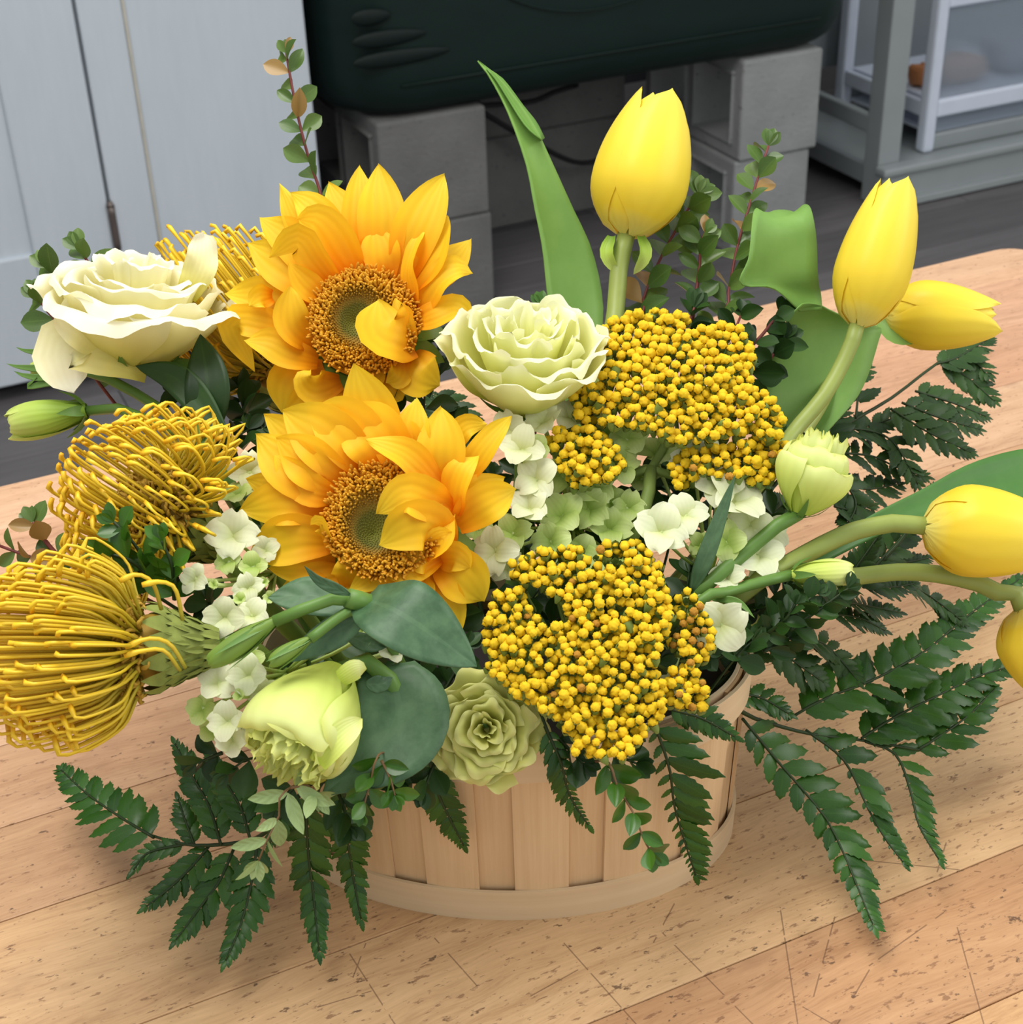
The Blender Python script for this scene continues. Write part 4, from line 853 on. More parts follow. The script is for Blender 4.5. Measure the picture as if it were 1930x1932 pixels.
# ================================================================== pincushion proteas
def protea(label, base, d, axis, Re, He, bmax, N, root, spts, hr=.024, rr=.015, amax=100, bulge=.006, hook=.006, flare=.80, z0=0.0, seed=1, strays=()):
    r2 = np.random.default_rng(seed); B = P(*base, d); n = CV(*axis); a1 = nrm(TOCAM - TOCAM.dot(n) * n); a2 = np.cross(n, a1)
    th = thing('pincushion_protea', label, 'protea', root, 'pincushion proteas')
    g = Geo()
    for i in range(9):
        al = math.pi * i / 8
        for j in range(16):
            t = 2 * math.pi * j / 16; q = math.sin(al); g.V.append(B + n * (hr * .5 + hr * .55 * math.cos(al)) + (a1 * math.cos(t) + a2 * math.sin(t)) * rr * .95 * q); g.U.append((i / 8, j / 16))
    for i in range(8):
        for j in range(16): g.F.append((i * 16 + j, (i + 1) * 16 + j, (i + 1) * 16 + (j + 1) % 16, i * 16 + (j + 1) % 16))
    part('receptacle', g, M_peri, th)
    gp = Geo()
    for i in range(N):
        q = (i + .5) / N; al = math.radians(6 + (amax - 6) * q ** .62); be = math.radians(5 + (bmax - 5) * q ** .62) * r2.uniform(.96, 1.04); t = i * 2.399963 + r2.uniform(-.1, .1)
        rad = a1 * math.cos(t) + a2 * math.sin(t); k = r2.uniform(.93, 1.06)
        S = B + n * (hr * .45 + hr * .5 * math.cos(al)) + rad * rr * math.sin(al)
        E = B + n * (z0 + He * k * math.cos(be)) + rad * Re * k * math.sin(be)
        ax_e = float((E - B).dot(n)); re_ = float((E - B).dot(rad)); M_ = B + n * (hr * .4 + (ax_e - hr * .4) * .5) + rad * (re_ * flare + rr * .15)
        tip = E - rad * hook * (.25 + math.sin(be)) + n * hook * .55
        sway = nrm(r2.normal(size=3)) * .0012
        s = smooth_path([S, S * .6 + M_ * .4 + rad * bulge * .3, M_ + sway, E + sway, tip], 14)
        g = Geo(); g.add(*tube(s, [.00075, .0008, .0008, .0008, .0008, .00078, .00075, .00072, .0007, .0007, .0007, .00072, .0008, .00125, .0011], sides=4, raw=True)); part('style', g, M_sty, th)
        for q2 in range(2):   # curled perianth at the foot of the styles
            b = S + rad * r2.uniform(-.001, .003) + n * r2.uniform(0, .002); dv = nrm(rad * math.sin(al) + n * math.cos(al) + r2.normal(size=3) * .35); sd = nrm(np.cross(dv, r2.normal(size=3)))
            L = r2.uniform(.004, .0075); gp.add(*tube([b, b + dv * L * .6, b + dv * L + sd * .0012, b + dv * L * .85 + sd * .0026], [.0009, .0011, .0009, .0005], 4, 4))
    for st in strays:
        g = Geo(); g.add(*tube(smooth_path([P(*p) for p in st], 9), [.0009] * 7 + [.001, .0014, .0011], sides=5, raw=True)); part('style', g, M_sty, th)
    pp = part('perianth_curls', gp, M_peri, th); pp['kind'] = 'stuff'
    inv = Geo()
    for ring in range(4):
        for j in range(14):
            t = 2 * math.pi * (j + .5 * ring) / 14; rad = a1 * math.cos(t) + a2 * math.sin(t); zz = -.012 + ring * .006; r0 = rr * (.55 + .18 * ring)
            inv.add(*blade([B + n * zz + rad * r0 * .8, B + n * (zz + .006) + rad * r0 * 1.08, B + n * (zz + .013) + rad * r0 * 1.16], .0042, rad, lambda u: prof(u, .8, .3, .8), .2, nu=4, nv=3))
    part('involucre', inv, M_invo, th)
    stem(th, [root] + [P(*p) for p in spts] + [B - n * .012, B + n * .004], .0036, .0052, M_stem, 12, 8); return th
protea('yellow pincushion protea pointing left, nearest the left edge over the bare table', (356, 1222), .632, (-1, .0, .22), .047, .096, 66, 262, rooted(-.8, -.35), [(480, 1230, .66), (420, 1225, .645)], .030, .015, 72, .004, .006, .74, seed=2,
       strays=([(345, 1170, .615), (330, 1110, .61), (300, 1098, .608), (268, 1104, .607)], [(305, 1150, .615), (288, 1100, .61), (258, 1084, .608), (226, 1096, .606)], [(350, 1260, .61), (320, 1215, .605), (280, 1205, .603), (236, 1222, .602)], [(340, 1265, .61), (310, 1228, .604), (270, 1228, .602), (234, 1238, .601)]))
protea('yellow pincushion protea with open round head, between the closed bud and the lower protea', (375, 1005), .695, (-.66, .52, .52), .052, .070, 78, 225, rooted(-.75, .05), [(480, 1120, .70), (420, 1040, .70)], .036, .018, 100, .004, .007, .80, -.004, 3)
protea('yellow pincushion protea mostly hidden behind the upper sunflower', (572, 752), .80, (-.60, .78, .10), .050, .104, 64, 180, rooted(-.5, .6), [(600, 900, .77), (590, 800, .795)], .034, .016, 80, .004, .003, .86, seed=4)

# ================================================================== yarrow
def button_mesh(name, mat, seed, sub=2, nb=19):
    import bmesh
    bm = bmesh.new(); bmesh.ops.create_icosphere(bm, subdivisions=sub, radius=1.0); r2 = np.random.default_rng(seed)
    F = [nrm([math.sin(a) * math.cos(b), math.sin(a) * math.sin(b), math.cos(a)]) for a, b in [(math.acos(1 - 1.35 * (i + .5) / nb), i * 2.39996 + r2.uniform(-.2, .2)) for i in range(nb)]]
    for v in bm.verts:
        p = np.array(v.co); m = max(p.dot(f) for f in F); k = .80 + .27 * max(0, (m - .925) / .075)
        if p[2] < -.2: k *= 1 - .25 * (-.2 - p[2])
        v.co = p * k * (1, 1, .92)
    bm.verts.index_update(); g = Geo(); g.add([tuple(v.co) for v in bm.verts], [tuple(v.index for v in f.verts) for f in bm.faces]); bm.free(); return g, to_mesh(name, g, mat)
BUT = [button_mesh('button', M_yar, s, 3) for s in (1, 2)]; BUTF = [button_mesh('faded_button', M_yarb, s, 3) for s in (4, 5)]; BUT2 = button_mesh('small_button', M_yar, 3, 2, 13)[0]
def yarrow(label, zones, root, joint, spts, sp, seed):
    """zones: (outline in photograph pixels, depth at its middle, tilt, dome, faded share)"""
    r2 = np.random.default_rng(seed); th = thing('yarrow', label, 'yarrow', root, 'yellow yarrow heads'); J = P(*joint); allb = []
    for poly, dm, tilt, dome, fade in zones:
        xs = [p[0] for p in poly]; ys = [p[1] for p in poly]; cx, cy = sum(xs) / len(xs), sum(ys) / len(ys); sx, sy = max(xs) - min(xs), max(ys) - min(ys); got = []
        for layer, (spc, dd, tries) in enumerate(((sp, 0, 9000), (sp * 1.0, .0045, 7000))):
            mine = []
            for _ in range(tries):
                x, y = r2.uniform(min(xs), max(xs)), r2.uniform(min(ys), max(ys))
                if not inside(poly, x, y): continue
                if all((x - a) ** 2 + (y - b) ** 2 > spc * spc for a, b in mine): mine.append((x, y))
            for x, y in mine:
                rho = min(1, ((x - cx) / sx * 2) ** 2 + ((y - cy) / sy * 2) ** 2)
                w1 = math.sin(x * .085 + y * .031 + seed) * math.sin(y * .095 - x * .028 + 2 * seed)
                d = dm - tilt * (y - cy) / 100 + dome * rho + dd + r2.uniform(-.0018, .0018) + .0055 * w1
                got.append((x, y, d, layer, r2.random() < (fade(x, y) if callable(fade) else fade)))
        # little branches carrying the clusters
        cl = []
        for q in got:
            if all((q[0] - a[0]) ** 2 + (q[1] - a[1]) ** 2 > 44 ** 2 for a in cl): cl.append(q)
        zc = P(cx, cy + sy * .22, dm + .022)
        stem(th, [J, J * .5 + zc * .5 - UP * .004, zc], .0022, .0018, M_ystem, 8, 6, 'branch')
        for q in cl:
            c = P(q[0], q[1], q[2] + .012)
            stem(th, [zc, zc * .45 + c * .55 - UP * .003, c], .0011, .0008, M_ystem, 6, 5, 'branch')
        allb += got
    allb.sort(key=lambda q: (q[3], q[2])); rest = Geo(); cups = Geo(); n1 = 0
    for x, y, d, layer, fd in allb:
        p = P(x, y, d); up = nrm(UP * .75 + TOCAM * .6 + r2.normal(size=3) * .28); r = sp * PX(d) * r2.uniform(.58, .76) * (.8 if fd else 1)
        M = frame(p, np.cross(up, nrm(r2.normal(size=3))), up, r)
        cups.add(*tube([p - up * r * 2.4, p - up * r * 1.3, p - up * r * .35], [r * .35, r * .85, r * .95], 2, 5, False))
        gB, me = (BUTF if fd else BUT)[int(r2.integers(2))]
        if n1 < 300: inst('button', me, M, th); n1 += 1
        elif not fd:
            V = np.asarray(BUT2.V) @ M[:3, :3].T + M[:3, 3]; rest.add(V, BUT2.F)
    if rest.V: o = part('small_buttons', rest, M_yar, th); o['kind'] = 'stuff'
    o = part('bract_cups', cups, M_ystem, th); o['kind'] = 'stuff'
    stem(th, [root] + [P(*p) for p in spts] + [J], .0036, .003, M_ystem, 10, 8); return th
YA = [(1122, 650), (1150, 605), (1210, 586), (1290, 590), (1305, 622), (1350, 612), (1395, 618), (1422, 662), (1416, 716), (1468, 765), (1480, 800), (1468, 832), (1400, 815), (1330, 832), (1282, 842), (1236, 812), (1180, 802), (1104, 797), (1076, 770), (1086, 732), (1140, 718), (1122, 690)]
YBp = [(1035, 832), (1050, 812), (1110, 806), (1150, 826), (1178, 872), (1160, 900), (1082, 920), (1056, 882)]
YCp = [(1262, 880), (1290, 852), (1340, 848), (1390, 832), (1440, 820), (1485, 842), (1460, 900), (1430, 915), (1390, 902), (1340, 896), (1280, 920)]
yarrow('upper yellow yarrow head of many button clusters, below the tall upright tulip', [(YA, .712, .022, .012, 0), (YBp, .692, .016, .008, 0), (YCp, .700, .016, .006, .03)], rooted(.2, .1), (1228, 885, .722), [(1200, 1000, .71)], 15, 1)
YD = [(965, 1062), (1020, 1036), (1090, 1034), (1112, 1062), (1142, 1024), (1200, 1022), (1250, 1062), (1242, 1092), (1268, 1130), (1262, 1180), (1236, 1240), (1236, 1262), (1250, 1290), (1262, 1330), (1205, 1400), (1182, 1426), (1130, 1430), (1085, 1420), (1084, 1392), (1046, 1352), (962, 1302), (922, 1265), (914, 1172), (932, 1120), (986, 1112), (1002, 1152), (1022, 1180), (1080, 1180), (1060, 1132), (1030, 1110), (966, 1086)]
YE = [(1268, 1125), (1300, 1110), (1345, 1180), (1340, 1236), (1300, 1255), (1262, 1215), (1290, 1180)]
YF = [(1262, 1262), (1300, 1255), (1334, 1290), (1326, 1336), (1270, 1334), (1258, 1300)]
yarrow('lower yellow yarrow head with gaps and some browned buttons, hanging over the basket rim', [(YD, .640, .014, .006, lambda x, y: .5 if 1080 < x < 1170 and y < 1062 else .03), (YE, .655, .012, .004, .45), (YF, .640, .012, .004, .3)], rooted(.25, -.5), (1180, 1200, .672), [(1230, 1190, .69)], 15, 2)

# ================================================================== hydrangeas
def cup_petal(name, mat, k):
    g = Geo(); NU, NV = 7, 7
    for i in range(NU + 1):
        u = i / NU; w_ = .50 * math.sin(math.pi * min(1, u ** .8 * .93 + .04)) ** .48
        for j in range(NV):
            v = 2 * j / (NV - 1) - 1; tp = 1 - .08 * (1 - abs(v)) * (u > .9) * k
            g.V.append((u * tp + .0, w_ * v, .18 * math.sin(u * 2.6) - .05 * u * u * k + .10 * w_ * v * v + .02 * math.sin(5 * v + 3 * u + k))); g.U.append((u, j / (NV - 1)))
    g.F = grid_faces(NU + 1, NV); return to_mesh(name, g, mat)
HP = {'w': [cup_petal('petal', M_hyd, k) for k in (0, 1, 2)], 'g': [cup_petal('green_petal', M_hydg, k) for k in (0, 1, 2)]}
def hydrangea(label, cen, root, flo, seed):
    r2 = np.random.default_rng(seed); th = thing('hydrangea', label, 'hydrangea', root, 'pale hydrangea heads'); C0 = P(*cen)
    stem(th, [root, root * .4 + C0 * .6, C0], .0032, .0028, M_stem, 8, 7)
    for x, y, d, r, kind in flo:
        p = P(x, y, d); n = nrm(nrm(p - C0) * .45 + TOCAM * .75 + UP * .45 + r2.normal(size=3) * .22); g = Geo()
        g.add(*tube([C0, C0 * .4 + p * .6 - n * .004, p - n * .001, p + n * .0008], [.0010, .0008, .0008, .0014], 6, 5)); f = part('floret', g, M_hydg, th)
        a = r2.uniform(0, 6.28); e1 = nrm(np.cross(n, [.2, .3, .9])); e2 = np.cross(n, e1); rad = r * PX(d); nb = 4
        op = r2.uniform(.08, .35) if r > 18 else .9
        for k in range(nb):
            t = a + k * math.pi / 2 + r2.uniform(-.12, .12); dv = e1 * math.cos(t) + e2 * math.sin(t)
            inst('petal', HP[kind][int(r2.integers(3))], frame(p + n * (.0006 * (k % 2)), dv + n * (op + r2.uniform(-.1, .15)), n - dv * op, rad * r2.uniform(.92, 1.08), rad * r2.uniform(.95, 1.15), rad), f)
H1 = [(985, 850, .695, 48, 'w'), (958, 812, .705, 40, 'w'), (1012, 905, .692, 46, 'w'), (1000, 962, .688, 44, 'w'), (935, 1040, .682, 50, 'w'), (1060, 975, .70, 48, 'g'), (1112, 962, .705, 46, 'g'), (1150, 1000, .705, 46, 'g'), (1092, 1050, .70, 44, 'g'), (1025, 800, .712, 42, 'w'), (1075, 790, .72, 44, 'w'), (1120, 925, .708, 44, 'g'), (1165, 880, .715, 46, 'g'), (1185, 830, .725, 46, 'g'), (1040, 1025, .694, 44, 'g'), (968, 1010, .690, 40, 'g'), (1150, 950, .712, 40, 'g'), (1010, 860, .70, 40, 'g'), (900, 1000, .692, 30, 'g'), (1185, 960, .71, 36, 'g'), (1140, 820, .73, 46, 'g'), (920, 960, .70, 34, 'w'), (1060, 900, .71, 46, 'g'), (960, 1075, .69, 40, 'w'), (1130, 1060, .70, 36, 'g'), (1180, 1050, .70, 30, 'g')]
hydrangea('white and green hydrangea head in the centre, below the greenish white lisianthus', (1080, 990, .745), rooted(.05, 0), H1, 31)
H2 = [(1235, 860, .735, 44, 'g'), (1300, 850, .74, 46, 'g'), (1350, 860, .735, 44, 'w'), (1210, 905, .73, 40, 'g'), (1245, 1005, .68, 58, 'w'), (1292, 975, .685, 48, 'w'), (1385, 950, .70, 62, 'w'), (1355, 920, .705, 50, 'w'), (1415, 990, .705, 50, 'w'), (1372, 1025, .695, 44, 'g'), (1430, 1050, .70, 50, 'w'), (1360, 1180, .672, 56, 'w'), (1450, 1010, .71, 42, 'w'), (1310, 880, .715, 50, 'w'), (1370, 1090, .69, 36, 'w'), (1440, 1080, .70, 36, 'w'), (1320, 1030, .70, 30, 'g'), (1310, 1150, .68, 30, 'g'), (1265, 1290, .66, 30, 'w')]
hydrangea('white hydrangea head behind the half open lisianthus stalk, between the two yarrow heads', (1340, 1090, .735), rooted(.35, .1), H2, 32)
H3 = [(440, 1012, .665, 58, 'w'), (370, 1095, .645, 32, 'w'), (430, 1062, .66, 28, 'g'), (478, 1070, .658, 30, 'g'), (470, 1110, .65, 34, 'w'), (425, 1165, .638, 46, 'w'), (478, 1165, .64, 40, 'w'), (470, 890, .69, 40, 'w'), (505, 880, .70, 34, 'w'), (450, 935, .685, 34, 'g'), (405, 1105, .65, 14, 'g'), (498, 1100, .655, 16, 'g'), (510, 1130, .65, 18, 'g'), (460, 1220, .64, 30, 'w'), (500, 1040, .67, 30, 'w'), (520, 920, .70, 34, 'w'), (455, 1135, .645, 18, 'g')]
hydrangea('pale hydrangea head between the proteas and the lower sunflower', (520, 1080, .70), rooted(-.6, -.2), H3, 33)
H4 = [(412, 1290, .632, 42, 'w'), (470, 1275, .63, 46, 'w'), (432, 1362, .628, 44, 'w'), (490, 1385, .63, 40, 'w'), (382, 1338, .635, 34, 'g'), (455, 1315, .625, 18, 'g'), (440, 1395, .63, 36, 'w'), (500, 1310, .632, 36, 'w'), (400, 1375, .64, 28, 'g'), (640, 1195, .64, 34, 'g'), (690, 1195, .645, 34, 'g'), (610, 1190, .645, 18, 'g'), (735, 1230, .65, 30, 'w'), (470, 1250, .635, 34, 'g')]
hydrangea('small pale hydrangea florets left of the half open lime lisianthus', (540, 1270, .665), rooted(-.6, -.55), H4, 34)

# ================================================================== ferns
def serrate(name, mat, teeth=5, wd=.40, k=0):
    g = Geo(); n = teeth * 2; rows = []
    for i in range(n + 1):
        x = i / n; w_ = wd * .5 * (prof(x, .35, .32, .75)) * (1.0 if i % 2 else 1.22); xs = min(1, x + (.035 if i % 2 == 0 and 0 < i < n else 0))
        for v, zz in ((-1, -.05), (0, .0), (1, -.05)): g.V.append((x if v == 0 else xs, v * w_, zz * (1 + .5 * k) + .05 * math.sin(x * 3))); g.U.append((x, v * .5 + .5))
    g.F = grid_faces(n + 1, 3); return to_mesh(name, g, mat)
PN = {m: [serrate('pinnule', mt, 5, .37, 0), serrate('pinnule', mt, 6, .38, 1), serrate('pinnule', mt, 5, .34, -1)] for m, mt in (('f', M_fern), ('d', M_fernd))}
def pinna(frond, pts, Lm, kind='f', nh=None, r2=None, sides=(1, 1), ang=55, sp=.36, u0=.06, rad=.0008, peak=.25, wmul=1.0):
    """a leaflet of the frond: pts are world points, Lm the longest pinnule in metres"""
    s = smooth_path(pts, 40); L = np.concatenate([[0], np.cumsum(np.linalg.norm(np.diff(s, axis=0), axis=1))]); tot = L[-1]; tg = tangents(s); N0 = nrm(nh if nh is not None else UP * .7 + TOCAM * .5)
    g = Geo(); g.add(*tube(s[::3] if len(s) > 12 else s, [rad, rad * .5], sides=5, raw=True)); pn = part('pinna', g, M_rach, frond)
    pos = u0 * tot; k = 0
    while pos < tot * .985:
        u = pos / tot; ln = Lm * (.62 + .38 * math.sin(min(1, u / peak) * math.pi / 2)) if u < peak else Lm * (1 - .78 * ((u - peak) / (1 - peak)) ** 1.5)
        p = np.array([np.interp(pos, L, s[:, c]) for c in range(3)]); t = nrm([np.interp(pos, L, tg[:, c]) for c in range(3)])
        for sd in (1, -1):
            sc = sides[0] if sd > 0 else sides[1]
            if sc <= 0: continue
            N = nrm(N0 - N0.dot(t) * t); S = np.cross(N, t) * sd; a = math.radians(ang - 9 - 12 * u + r2.uniform(-6, 6))
            nn = nrm(N + S * r2.uniform(-.1, .28) + r2.normal(size=3) * .12); l2 = ln * sc * r2.uniform(1.02, 1.16)
            inst('pinnule', PN[kind][int(r2.integers(3))], frame(p + S * .0003, t * math.cos(a) + S * math.sin(a) - N * r2.uniform(-.05, .15), nn, l2, l2 * wmul * (1.05 if sc >= .6 else 1.5)), pn)
        pos += max(.0024, ln * (sp + .12 - .10 * u) * (.4 + .6 * wmul))
    inst('pinnule', PN[kind][0], frame(s[-1] - tg[-1] * Lm * .12, tg[-1], N0, max(.006, Lm * .30)), pn)
    return pn
def fern(label, root, rach, pinnae, kind='f', seed=0, group='leatherleaf fern fronds', rr=.0014):
    """rach: (x, y, z) pixel and height above the bench; pinnae: (points, longest pinnule in pixels, options)"""
    r2 = np.random.default_rng(seed); th = thing('fern_frond', label, 'fern', root, group)
    if rach:
        g = Geo(); g.add(*tube([root] + [T(*p) for p in rach], [rr, rr * .5], 20, 6)); part('rachis', g, M_rach, th)
    for pts, Lp, op in pinnae:
        w3 = [T(*p) for p in pts]; d = np.linalg.norm(w3[0] - CAM); pinna(th, w3, Lp * PX(d), kind, r2=r2, **op)
    return th
def q7(*a): return [(*Z7(x, y), z) for x, y, z in a]
def q8(*a): return [(*Z8(x, y), z) for x, y, z in a]
def q9(*a): return [(*Z9(x, y), z) for x, y, z in a]
def q6(*a): return [(*Z6(x, y), z) for x, y, z in a]
fern('dark green fern frond spreading to the left over the bare table below the lime lisianthus', rooted(-.75, -.5), q7((1500, 800, .085), (1340, 960, .06), (1100, 1000, .052), (930, 990, .048), (760, 940, .042)), [
    (q7((800, 960, .044), (620, 850, .040), (450, 730, .036), (308, 598, .034)), 76, dict(ang=58, sp=.40, peak=.12, wmul=1.08)),
    (q7((960, 995, .048), (770, 1040, .044), (690, 1135, .040)), 34, dict(ang=45, sp=.4)),
    (q7((1090, 1000, .050), (1000, 1110, .044), (880, 1225, .038), (752, 1325, .034)), 46, dict(sp=.34)), (q7((1215, 1020, .052), (1140, 1190, .044), (1020, 1350, .036), (908, 1503, .030)), 54, dict(sp=.36)),
    (q7((1340, 980, .058), (1310, 1190, .046), (1250, 1420, .034), (1168, 1615, .026)), 54, dict(sp=.36)), (q7((1010, 995, .05), (960, 860, .054), (925, 755, .056)), 34, dict(sp=.36)),
    (q7((1150, 1000, .054), (1090, 800, .064), (1000, 640, .070), (905, 462, .074)), 50, dict(sp=.36, nh=TOCAM)), (q7((1300, 960, .066), (1250, 800, .075), (1150, 640, .082), (1080, 540, .086)), 48, dict(sp=.36, nh=TOCAM))], seed=41)
fern('dark green fern frond hanging straight down over the left end of the basket', rooted(-.55, -.7), q7((1700, 660, .11), (1650, 760, .095)), [
    (q7((1590, 720, .095), (1600, 1000, .062), (1630, 1260, .038), (1662, 1578, .020)), 62, dict(sp=.36)), (q7((1790, 700, .10), (1800, 900, .075), (1830, 1120, .048), (1882, 1405, .024)), 56, dict(sp=.38)),
    (q7((1480, 760, .09), (1440, 900, .075), (1400, 1000, .066)), 40, dict())], seed=42)
fern('small fern tip hanging over the basket front under the yellow-green lisianthus', rooted(-.15, -.85), q8((560, 480, .115), (580, 560, .11)), [(q8((575, 540, .108), (620, 720, .09), (680, 850, .075), (762, 1012, .055)), 54, dict(sp=.38, nh=TOCAM, peak=.2))], seed=43)
fern('thin fern tip hanging over the basket front below the lower yarrow', rooted(.25, -.85), q8((1120, 240, .138), (1200, 420, .132)), [(q8((1180, 380, .134), (1260, 560, .120), (1310, 740, .100), (1412, 905, .082)), 50, dict(sides=(.55, 1), sp=.42, nh=TOCAM, ang=50, wmul=.8))], seed=44)
fern('fern tip with long one-sided leaflets hanging over the right end of the basket', rooted(.6, -.75), q8((1640, 330, .125), (1700, 460, .115)), [
    (q9((10, 360, .115), (90, 600, .092), (122, 820, .068), (232, 1175, .030)), 104, dict(sides=(1, .30), sp=.30, ang=62, nh=TOCAM, peak=.2, wmul=.75)), (q9((90, 290, .118), (260, 340, .110), (440, 440, .10)), 44, dict(nh=TOCAM))], seed=45)
fern('large glossy fern frond spreading right over the table in front of the tulips', rooted(.75, -.55), q9((300, 265, .098), (560, 350, .075), (820, 420, .062), (1100, 455, .052), (1390, 505, .044)), [
    (q9((470, 340, .080), (660, 570, .058), (850, 790, .042), (960, 960, .032), (1162, 1445, .016)), 92, dict(sides=(.95, .55), sp=.33, ang=60, peak=.3, wmul=.95)),
    (q9((800, 400, .064), (1000, 560, .050), (1120, 800, .038), (1210, 960, .028), (1320, 1105, .022)), 78, dict(sides=(.95, .2), sp=.36, ang=50, peak=.3)),
    (q9((1110, 460, .052), (1270, 530, .044), (1350, 740, .034), (1390, 900, .028), (1502, 1090, .020)), 62, dict(sides=(1, .12), sp=.33, ang=55, peak=.2, wmul=.8)),
    (q9((1390, 500, .044), (1500, 430, .045), (1640, 330, .046), (1790, 180, .048)), 74, dict(sp=.5, ang=48, peak=.12, u0=.02)),
    (q9((1090, 445, .054), (1260, 335, .056), (1450, 240, .056), (1700, 120, .054), (1945, 50, .052)), 84, dict(sp=.44, ang=50, peak=.15, u0=.02)),
    (q9((700, 350, .070), (900, 235, .074), (1080, 170, .074), (1280, 75, .072), (1450, -30, .070), (1650, -200, .068), (1935, -400, .066)), 90, dict(sp=.46, ang=52, peak=.2)),
    (q9((420, 215, .092), (560, 230, .086), (720, 320, .078)), 46, dict())], seed=46)
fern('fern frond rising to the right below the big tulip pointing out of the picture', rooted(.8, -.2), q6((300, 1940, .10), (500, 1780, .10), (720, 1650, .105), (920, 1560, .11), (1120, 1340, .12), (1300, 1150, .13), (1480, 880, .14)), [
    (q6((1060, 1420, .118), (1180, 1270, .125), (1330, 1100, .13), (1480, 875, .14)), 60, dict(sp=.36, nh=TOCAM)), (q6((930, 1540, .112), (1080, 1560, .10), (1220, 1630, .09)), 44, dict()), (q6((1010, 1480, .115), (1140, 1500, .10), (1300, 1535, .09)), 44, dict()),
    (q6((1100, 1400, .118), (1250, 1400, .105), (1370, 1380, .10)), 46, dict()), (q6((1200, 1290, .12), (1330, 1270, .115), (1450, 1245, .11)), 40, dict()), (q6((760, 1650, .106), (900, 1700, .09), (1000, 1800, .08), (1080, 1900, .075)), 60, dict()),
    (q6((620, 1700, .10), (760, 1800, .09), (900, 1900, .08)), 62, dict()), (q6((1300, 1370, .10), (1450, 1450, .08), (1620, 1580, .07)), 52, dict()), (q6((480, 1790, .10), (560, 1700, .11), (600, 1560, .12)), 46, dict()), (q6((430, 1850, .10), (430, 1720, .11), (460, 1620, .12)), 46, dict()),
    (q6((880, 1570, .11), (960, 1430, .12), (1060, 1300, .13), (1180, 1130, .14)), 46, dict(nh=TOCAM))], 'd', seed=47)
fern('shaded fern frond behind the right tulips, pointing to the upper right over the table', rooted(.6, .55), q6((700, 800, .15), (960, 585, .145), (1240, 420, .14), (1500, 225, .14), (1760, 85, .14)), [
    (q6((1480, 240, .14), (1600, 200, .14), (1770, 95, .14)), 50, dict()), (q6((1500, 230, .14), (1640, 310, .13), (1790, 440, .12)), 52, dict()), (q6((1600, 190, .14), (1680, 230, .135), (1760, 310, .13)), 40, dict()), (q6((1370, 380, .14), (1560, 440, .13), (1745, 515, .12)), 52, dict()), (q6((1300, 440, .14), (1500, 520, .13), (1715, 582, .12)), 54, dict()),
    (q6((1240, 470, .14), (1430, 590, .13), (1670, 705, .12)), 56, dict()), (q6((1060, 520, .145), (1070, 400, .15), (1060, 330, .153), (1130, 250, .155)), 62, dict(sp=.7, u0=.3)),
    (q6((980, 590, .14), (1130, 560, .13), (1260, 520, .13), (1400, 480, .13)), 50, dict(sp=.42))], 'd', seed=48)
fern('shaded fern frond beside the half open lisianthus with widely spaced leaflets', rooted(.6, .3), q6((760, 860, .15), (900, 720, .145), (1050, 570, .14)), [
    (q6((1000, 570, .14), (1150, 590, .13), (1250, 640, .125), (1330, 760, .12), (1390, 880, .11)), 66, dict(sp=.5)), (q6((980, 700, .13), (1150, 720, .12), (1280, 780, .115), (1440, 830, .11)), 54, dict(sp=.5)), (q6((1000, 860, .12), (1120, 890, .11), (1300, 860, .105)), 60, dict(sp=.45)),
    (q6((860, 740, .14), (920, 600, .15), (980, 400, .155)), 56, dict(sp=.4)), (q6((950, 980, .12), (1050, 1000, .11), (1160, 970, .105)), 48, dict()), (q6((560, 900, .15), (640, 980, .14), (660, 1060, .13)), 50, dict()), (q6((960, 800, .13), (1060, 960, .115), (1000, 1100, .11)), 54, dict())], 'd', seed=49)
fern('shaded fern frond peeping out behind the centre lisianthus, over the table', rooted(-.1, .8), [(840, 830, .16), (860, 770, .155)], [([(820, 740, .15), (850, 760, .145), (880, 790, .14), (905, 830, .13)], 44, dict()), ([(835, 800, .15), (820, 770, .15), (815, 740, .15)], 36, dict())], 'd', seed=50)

# ================================================================== small leaved sprigs
def oval(name, mat, wd, ob, fold=.08, curl=.08):
    g = Geo(); n = 8
    for i in range(n + 1):
        x = i / n; w_ = wd * .5 * math.sin(math.pi * min(1, max(0, x ** ob))) ** .72 if 0 < x < 1 else 0.02 * wd
        for v in (-1, -.5, 0, .5, 1): g.V.append((x, v * w_, fold * abs(v) * w_ * 2 - curl * x * x)); g.U.append((x, v * .5 + .5))
    g.F = grid_faces(n + 1, 5); return to_mesh(name, g, mat)
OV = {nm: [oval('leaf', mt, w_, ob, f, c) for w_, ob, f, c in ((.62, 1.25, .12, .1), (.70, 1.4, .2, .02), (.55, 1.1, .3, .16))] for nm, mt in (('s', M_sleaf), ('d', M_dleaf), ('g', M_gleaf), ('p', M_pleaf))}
OV['p'] = [oval('leaf', M_pleaf, .42, 1.0, .1, .06), oval('leaf', M_pleaf, .36, .9, .15, .02)]
